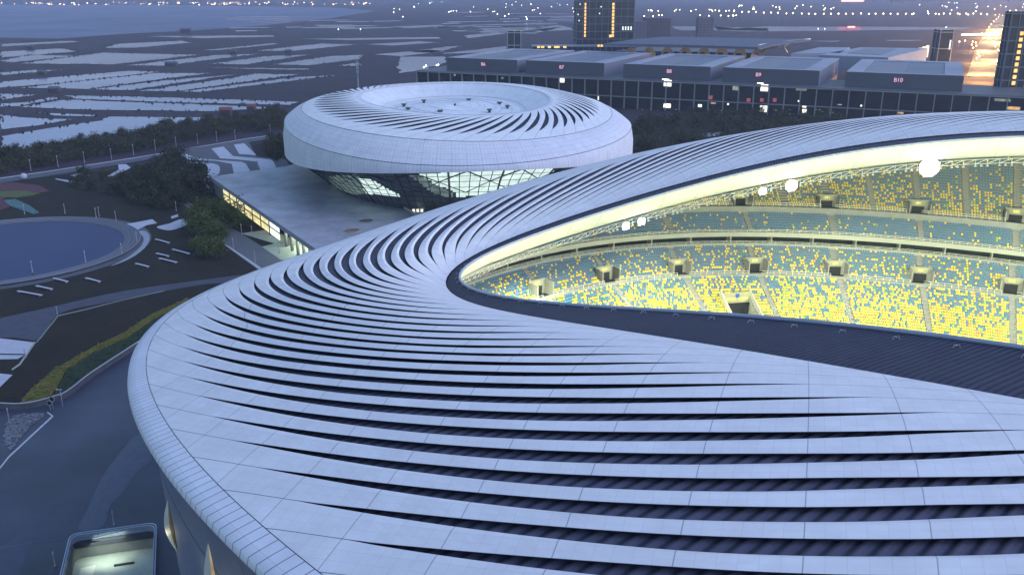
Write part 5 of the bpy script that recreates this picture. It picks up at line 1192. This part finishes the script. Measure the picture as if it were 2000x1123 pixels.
# ---------------------------------------------------------------- towers
M_tg = mat('tower_glass', (.020, .028, .04), .2, .5, .05, .2); M_tm = mat('tower_mullion', (.10, .115, .16), .5, .05, .5); M_amw = emit('amber_window', (1., .55, .12), 1.1, var=.3, scale=.3); M_wwin = emit('cool_window', (.9, 1., .95), .9, var=.3, scale=.3)
def tower(name, label, px0, px1, Y, dep, rz, ztop, nx, fz, m=M_tg, mm=M_tm, z0=0., sidew=None):
    xa = on_edge(px0, Y, 30)[0]; xb = on_edge(px1, Y, 30)[0]; w_ = (xb-xa); cx_ = (xa+xb)/2; t_ = thing(name, label, 'building', (cx_, Y, z0), 0)
    b = MB(); b.box((cx_, Y+dep/2, (z0+ztop)/2), (w_, dep, ztop-z0)); b.build('glass_body', m, t_)
    b = MB()
    for i in range(nx+1): b.box((xa+w_*i/nx, Y-.25, (z0+ztop)/2), (.5, .5, ztop-z0))
    ns = max(2, int(dep/ (w_/nx)*1.6))
    for i in range(ns+1):
        for sx in (xa-.25, xb+.25): b.box((sx, Y+dep*i/ns, (z0+ztop)/2), (.5, .5, ztop-z0))
    z = z0+fz
    while z < ztop+.1: b.box((cx_, Y+dep/2, z-.3), (w_+1.3, dep+1.3, .7)); z += fz
    b.build('mullion_grid', mm, t_)
    return t_, xa, xb, cx_
def twin(t_, px, py, Y, wpx, hpx, m, name='lit_window'):
    u = (px-1000)/FPX; v = (py-561.5)/FPX; dy = CT-v*ST_; t = Y/dy; P = (u*t, Y-.6, CH-(ST_+v*CT)*t); s = t/FPX; b = MB(); b.box(P, (wpx*s, .4, hpx*s)); return b.build(name, m, t_)
t1, xa, xb, _ = tower('tower', 'tall dark glass office tower with two amber window columns, cut by the top edge', 1125.5, 1237, 1120, 46, 0, 125, 9, 8.7)
for i in range(10):
    twin(t1, 1143.5-i*.12, 9+i*6.8, 1120, 3.2, 5, M_amw); twin(t1, 1198-i*.15, 9+i*6.8, 1120, 4.2, 5, M_amw)
twin(t1, 1192, 71, 1120, 5, 5, M_amw)
for px, py in ((1133, 9), (1129, 29), (1131, 41), (1174, 14), (1171, 27)): twin(t1, px, py, 1120, 2, 2.5, M_wwin)
for i in range(4): twin(t1, 1216.5+i*5.3, 56, 1120, 2.4, 7, M_wwin)
t2, xa, xb, _ = tower('tower', 'dark glass tower with a column of amber windows at the right edge', 1958, 2110, 618, 8, 0, 70, 10, 8.6)
for i in range(10): twin(t2, 1995-i*2.05, 66+i*12.1, 618, 6.5, 7, M_amw)
for px, py in ((2001, 170),): twin(t2, px, py, 618, 3, 5, M_amw)
tower('tower', 'small grey framed glass stair tower standing behind block B6', 991.5, 1017, 1000, 16, 0, 41, 2, 13, mm=mat('grey_frame', (.28, .30, .36), .5, .05, 1))
t3, *_ = tower('tower', 'small grey framed glass tower with a lit edge left of the glowing highway', 1833, 1858, 880, 14, 0, 47, 1, 15, mm=mat('grey_frame2', (.20, .22, .28), .5, .05, 1)); twin(t3, 1855, 88, 880, 2.5, 18, M_wwin, 'lit_strip')
tl_, *_ = tower('low_building', 'low glass building with warm lit ground windows beside the tall tower', 1040, 1240, 960, 30, 0, 27, 18, 9)
for px in (1052, 1060, 1073, 1085, 1090, 1103): twin(tl_, px, 92.5, 960, 6, 3.5, M_amw)
for px in (1169, 1175): twin(tl_, px, 90, 960, 4, 4, M_amw)
tower('block', 'dark unlit building block between the tall tower and the canopy roof, wider one', 1262, 1309, 1500, 40, 0, 38, 6, 5, m=mat('dark_block', (.05, .05, .075), .8, .2, .05), mm=mat('dark_block_frame', (.07, .075, .1), .8, .1, .1))
tower('block', 'slim dark unlit building block behind the canopy roof', 1366, 1394, 1550, 25, 0, 38, 4, 4, m=mat('dark_block2', (.06, .065, .10), .8, .2, .05), mm=mat('pale_block_frame', (.13, .14, .19), .8, .1, .1))
tower('block', 'pale slatted building block just right of the tall tower', 1241, 1262, 1480, 25, 0, 34, 3, 3, m=mat('dark_block3', (.06, .065, .10), .8, .2, .05), mm=mat('pale_block_frame2', (.12, .13, .18), .8, .1, .1))
# far skyline at the right
nS = 0
for i in range(26):
    px = 1610+i*15+rng.uniform(-4, 4); Y = rng.uniform(5200, 6400); hh = rng.uniform(35, 130); w_ = rng.uniform(30, 70); x = on_edge(px, Y, 0)[0]; b = MB(); b.box((x, Y, hh/2), (w_, 40, hh)); b.box((x+w_*.1, Y, hh+4), (w_*.4, 20, 8))
    tag(b.build('far_building', mat('hazy_block', (.09, .095, .12), .9, .1, .02) if i == 0 else bpy.data.materials['hazy_block']), 'hazy far tower block on the skyline at the top right', 'building', 'far skyline blocks')
# ---------------------------------------------------------------- highway and lights
M_hw = emit('sodium_lit_asphalt', (1., .5, .12), .0, (.10, .08, .06)); M_hw = mat('highway_asphalt', (.10, .085, .07), .8, .2, .03)
flat('highway', P2([(1888, 150), (1898, 120), (1905, 96), (1925, 62), (1945, 40), (1952, 30), (1972, 30), (1966, 60), (1958, 100), (1950, 150)]), .15, M_hw)
M_amb = emit('sodium_lamp_glow', (1., .60, .22), 9.); M_cool = emit('white_lamp_glow', (.95, 1., .95), 7.); M_warm = emit('warm_lamp_glow', (1., .74, .34), 9.); M_redl = emit('red_neon', (1., .12, .10), 6.)
def farlamp(px, py, h, r_, m, label, group, proto={}):
    x, y, z = at(px, py, h); key = (h, r_, m.name)
    if key not in proto:
        t_ = thing('street_lamp', label, 'street lamp', (x, y, 0), group=group); b = MB(); b.tube([(x, y, 0), (x, y, h)], [.22, .14], 4); b.build('pole', M_steel, t_); b = MB(); b.sphere((x, y, h), r_, 6, 4); b.build('glowing_lamp', m, t_); proto[key] = (t_, kids(t_))
    else:
        t_ = copy_tree(*proto[key]); t_.location = (x, y, 0); t_['label'] = label; t_['group'] = group
    return t_
for i in range(36):
    px = 1404+i*14.6+rng.uniform(-1.5, 1.5)
    if 1790 < px < 1800: continue
    farlamp(px, 27.5+rng.uniform(-.5, .5)-max(0, (1560-px))*.035, 10, 1.7, M_warm, 'warm glowing lamp in the long straight row across the far plain', 'far row of lamps')
for i in range(26): farlamp(rng.uniform(1250, 1440), rng.choice([19.5, 21, 22, 31, 32.5])+rng.uniform(-.7, .7), 10, 1.4, M_warm, 'glowing lamp in the scattered lines left of the long lamp row', 'far scattered lamps')
for i in range(20): farlamp(rng.uniform(1440, 1650), rng.uniform(10, 20), 10, 1.6, M_warm, 'glowing lamp in the scattered field behind the long lamp row', 'far scattered lamps')
for i in range(30): farlamp(rng.uniform(1780, 2000), rng.uniform(5, 32), 10, 1.6, rng.choice([M_warm, M_cool, M_amb]), 'glowing lamp in the town lights above the highway', 'town lights at the top right')
hwy_l = [(1950, 34), (1946, 38), (1941, 42), (1936, 48), (1932, 54), (1928, 60), (1961, 46), (1959, 52), (1957, 58), (1900, 82), (1898, 88), (1901, 94), (1906, 84), (1907, 90), (1945, 76), (1942, 82), (1944, 90), (1949, 98), (1952, 100), (1910, 105), (1913, 110), (1908, 114), (1944, 30), (1952, 29), (1958, 31), (1964, 33), (1918, 66), (1924, 70), (1946, 120), (1885, 80), (1874, 82)]
for n_, (px, py) in enumerate(hwy_l):
    farlamp(px, py, 9, .9, M_amb, 'amber glowing lamp beside the highway left of the right hand tower', 'highway lamps')
for px, py, e in ((1906, 120, 9e4), (1935, 118, 9e4), (1915, 100, 1.1e5), (1945, 95, 1.1e5), (1925, 80, 1.6e5), (1948, 66, 2.2e5), (1935, 58, 2.2e5), (1952, 45, 4e5), (1945, 50, 3e5), (1925, 132, 9e4)):
    x, y, z = at(px, py, 14); l = bpy.data.lights.new('highway_lamp_light', 'POINT'); l.energy = e*1.1; l.color = (1., .50, .14); l.shadow_soft_size = 1.0; o = bpy.data.objects.new('highway_lamp_light', l); C.collection.objects.link(o); o.location = (x, y, 14)
x, y, z = at(1915, 66, 12); b = MB(); b.box((x, y, 10), (62, 4, 2.2)); o = b.build('toll_canopy', emit('white_lit_canopy', (1, .95, .85), 2.2)); tag(o, 'long white lit toll canopy across the highway', 'canopy')
x, y, z = at(1665, 3, 40); b = MB(); b.box((x, y, 45), (75, 5, 14)); tag(b.build('neon_sign', M_redl), 'red neon sign glowing on the skyline', 'sign'); x, y, z = at(1663, 52.5, 10); b = MB(); b.box((x, y, 9), (14, 2, 2.5)); tag(b.build('neon_sign', M_redl), 'small red neon strip beside the far pond', 'sign')
# far shore of the bay and salt-works lamps
b = MB()
for i in range(120): px = nr.uniform(-60, 735); y_ = nr.uniform(4, 9.3); x, y, z = at(px, y_, 12); s = nr.uniform(1., 3.5); b.box((x, y, 10), (s*1.5, 3, s*.5))
tag(b.build('far_shore_lights', emit('far_shore_glow', (1., .62, .35), 10.)), kind='stuff')
b = MB()
for i in range(420): px = nr.uniform(-60, 1150); x, y, z = at(px, nr.uniform(1, 9.0), 0); b.box((x, y, 6), (nr.uniform(15, 60), 20, nr.uniform(6, 26)))
tag(b.build('far_shore_houses', bpy.data.materials['hazy_block']), kind='stuff')
for i in range(44): farlamp(rng.uniform(760, 1125), rng.uniform(3, 25) if rng.random() < .8 else rng.uniform(25, 40), 9, 1.15, rng.choice([M_cool, M_warm, M_cool]), 'small white lamp scattered over the salt works left of the tall tower', 'salt works lamps')
for px, py in ((828, 132), (832, 129), (853, 128), (856, 127), (661, 58), (704, 58), (1848, 54), (1598, 57), (1611, 57)): farlamp(px, py, 7, .7, M_cool, 'small white lamp beside the pale ponds', 'pond lamps')
# huts and dyke trees on the salt works
hut_m = mat('dull_hut_wall', (.05, .04, .045), .9, .3, .2)
for px, py, w_, lb_ in ((232/2.807, 410/2.807, 12, 'dark hut on the dyke at the far left'), (165/2.807, 268/2.807, 16, 'dark clump hut on the farthest left dyke'), (1020/2.807, 182/2.807, 34, 'dark hut block on the coast by the bay'), (940/2.807, 362/2.807, 22, 'low reddish huts on the middle dyke'), (1580/2.807, 292/2.807, 14, 'dark hut beside the pale pond right of centre'), (300/2.807, 505/2.807, 14, 'hut where the near dykes cross'), (1240/2.807, 625/2.807, 13, 'red roofed hut beside the tree belt'), (1280/2.807, 292/2.807, 12, 'small hut on the dyke above the middle ponds'), (1380/2.807, 607/2.807, 9, 'dark hut behind the red roofed one')):
    x, y, z = at(px, py, 0); h = thing('hut', lb_, 'hut', (x, y, 0), group='huts on the salt works'); w_ *= .6; hh = 3 if w_ < 19 else 7; b = MB(); b.box((x, y, hh/2), (w_, 6, hh)); b.build('wall', hut_m, h); b = MB()
    vs = [(x-w_/2-.4, y-3.5, hh), (x+w_/2+.4, y-3.5, hh), (x+w_/2+.4, y+3.5, hh), (x-w_/2-.4, y+3.5, hh), (x-w_/2-.4, y, hh+1.8), (x+w_/2+.4, y, hh+1.8)]; b.add(vs, [(0, 1, 5, 4), (2, 3, 4, 5), (0, 4, 3), (1, 2, 5), (3, 2, 1, 0)]); b.build('roof', mat('hut_roof', (.12, .04, .04), .9, .3, .2) if 'red roofed' in lb_ else M_exh, h)
M_scrub = mat('dark_scrub', (.030, .030, .030), 1, .5, .3)
b = MB()
for P_ in PONDS[:26]:
    L_ = P2([(x/s1_, y/s1_) for x, y in P_])
    for i in range(len(L_)):
        p, q = np.array(L_[i]), np.array(L_[(i+1) % len(L_)]); L = np.linalg.norm(q-p)
        for k in range(int(min(60, L/4))):
            c_ = p+(q-p)*nr.rand()+nr.randn(2)*1.5; s = nr.uniform(.3, 1.1); a = nr.uniform(0, 3); b.quad((c_[0]-s*math.cos(a), c_[1]-s*math.sin(a), 0), (c_[0]+s*math.cos(a), c_[1]+s*math.sin(a), 0), (c_[0]+s*.7*math.cos(a), c_[1]+s*.7*math.sin(a), s*1.1), (c_[0]-s*.6*math.cos(a), c_[1]-s*.6*math.sin(a), s*.8))
tag(b.build('dyke_scrub', M_scrub), kind='stuff')
# ---------------------------------------------------------------- air
hz = bpy.data.materials.new('pale_air'); hz.use_nodes = True; ht = hz.node_tree; ht.nodes.remove(ht.nodes['Principled BSDF'])
vp = ht.nodes.new('ShaderNodeVolumePrincipled'); vp.inputs['Color'].default_value = (.62, .70, 1, 1); vp.inputs['Density'].default_value = 1.1e-4; vp.inputs['Anisotropy'].default_value = .2
ht.links.new(vp.outputs[0], ht.nodes['Material Output'].inputs['Volume'])
b = MB(); b.box((0, 24800, 97), (50000, 50000, 200)); o = b.build('haze', hz); o['kind'] = 'stuff'
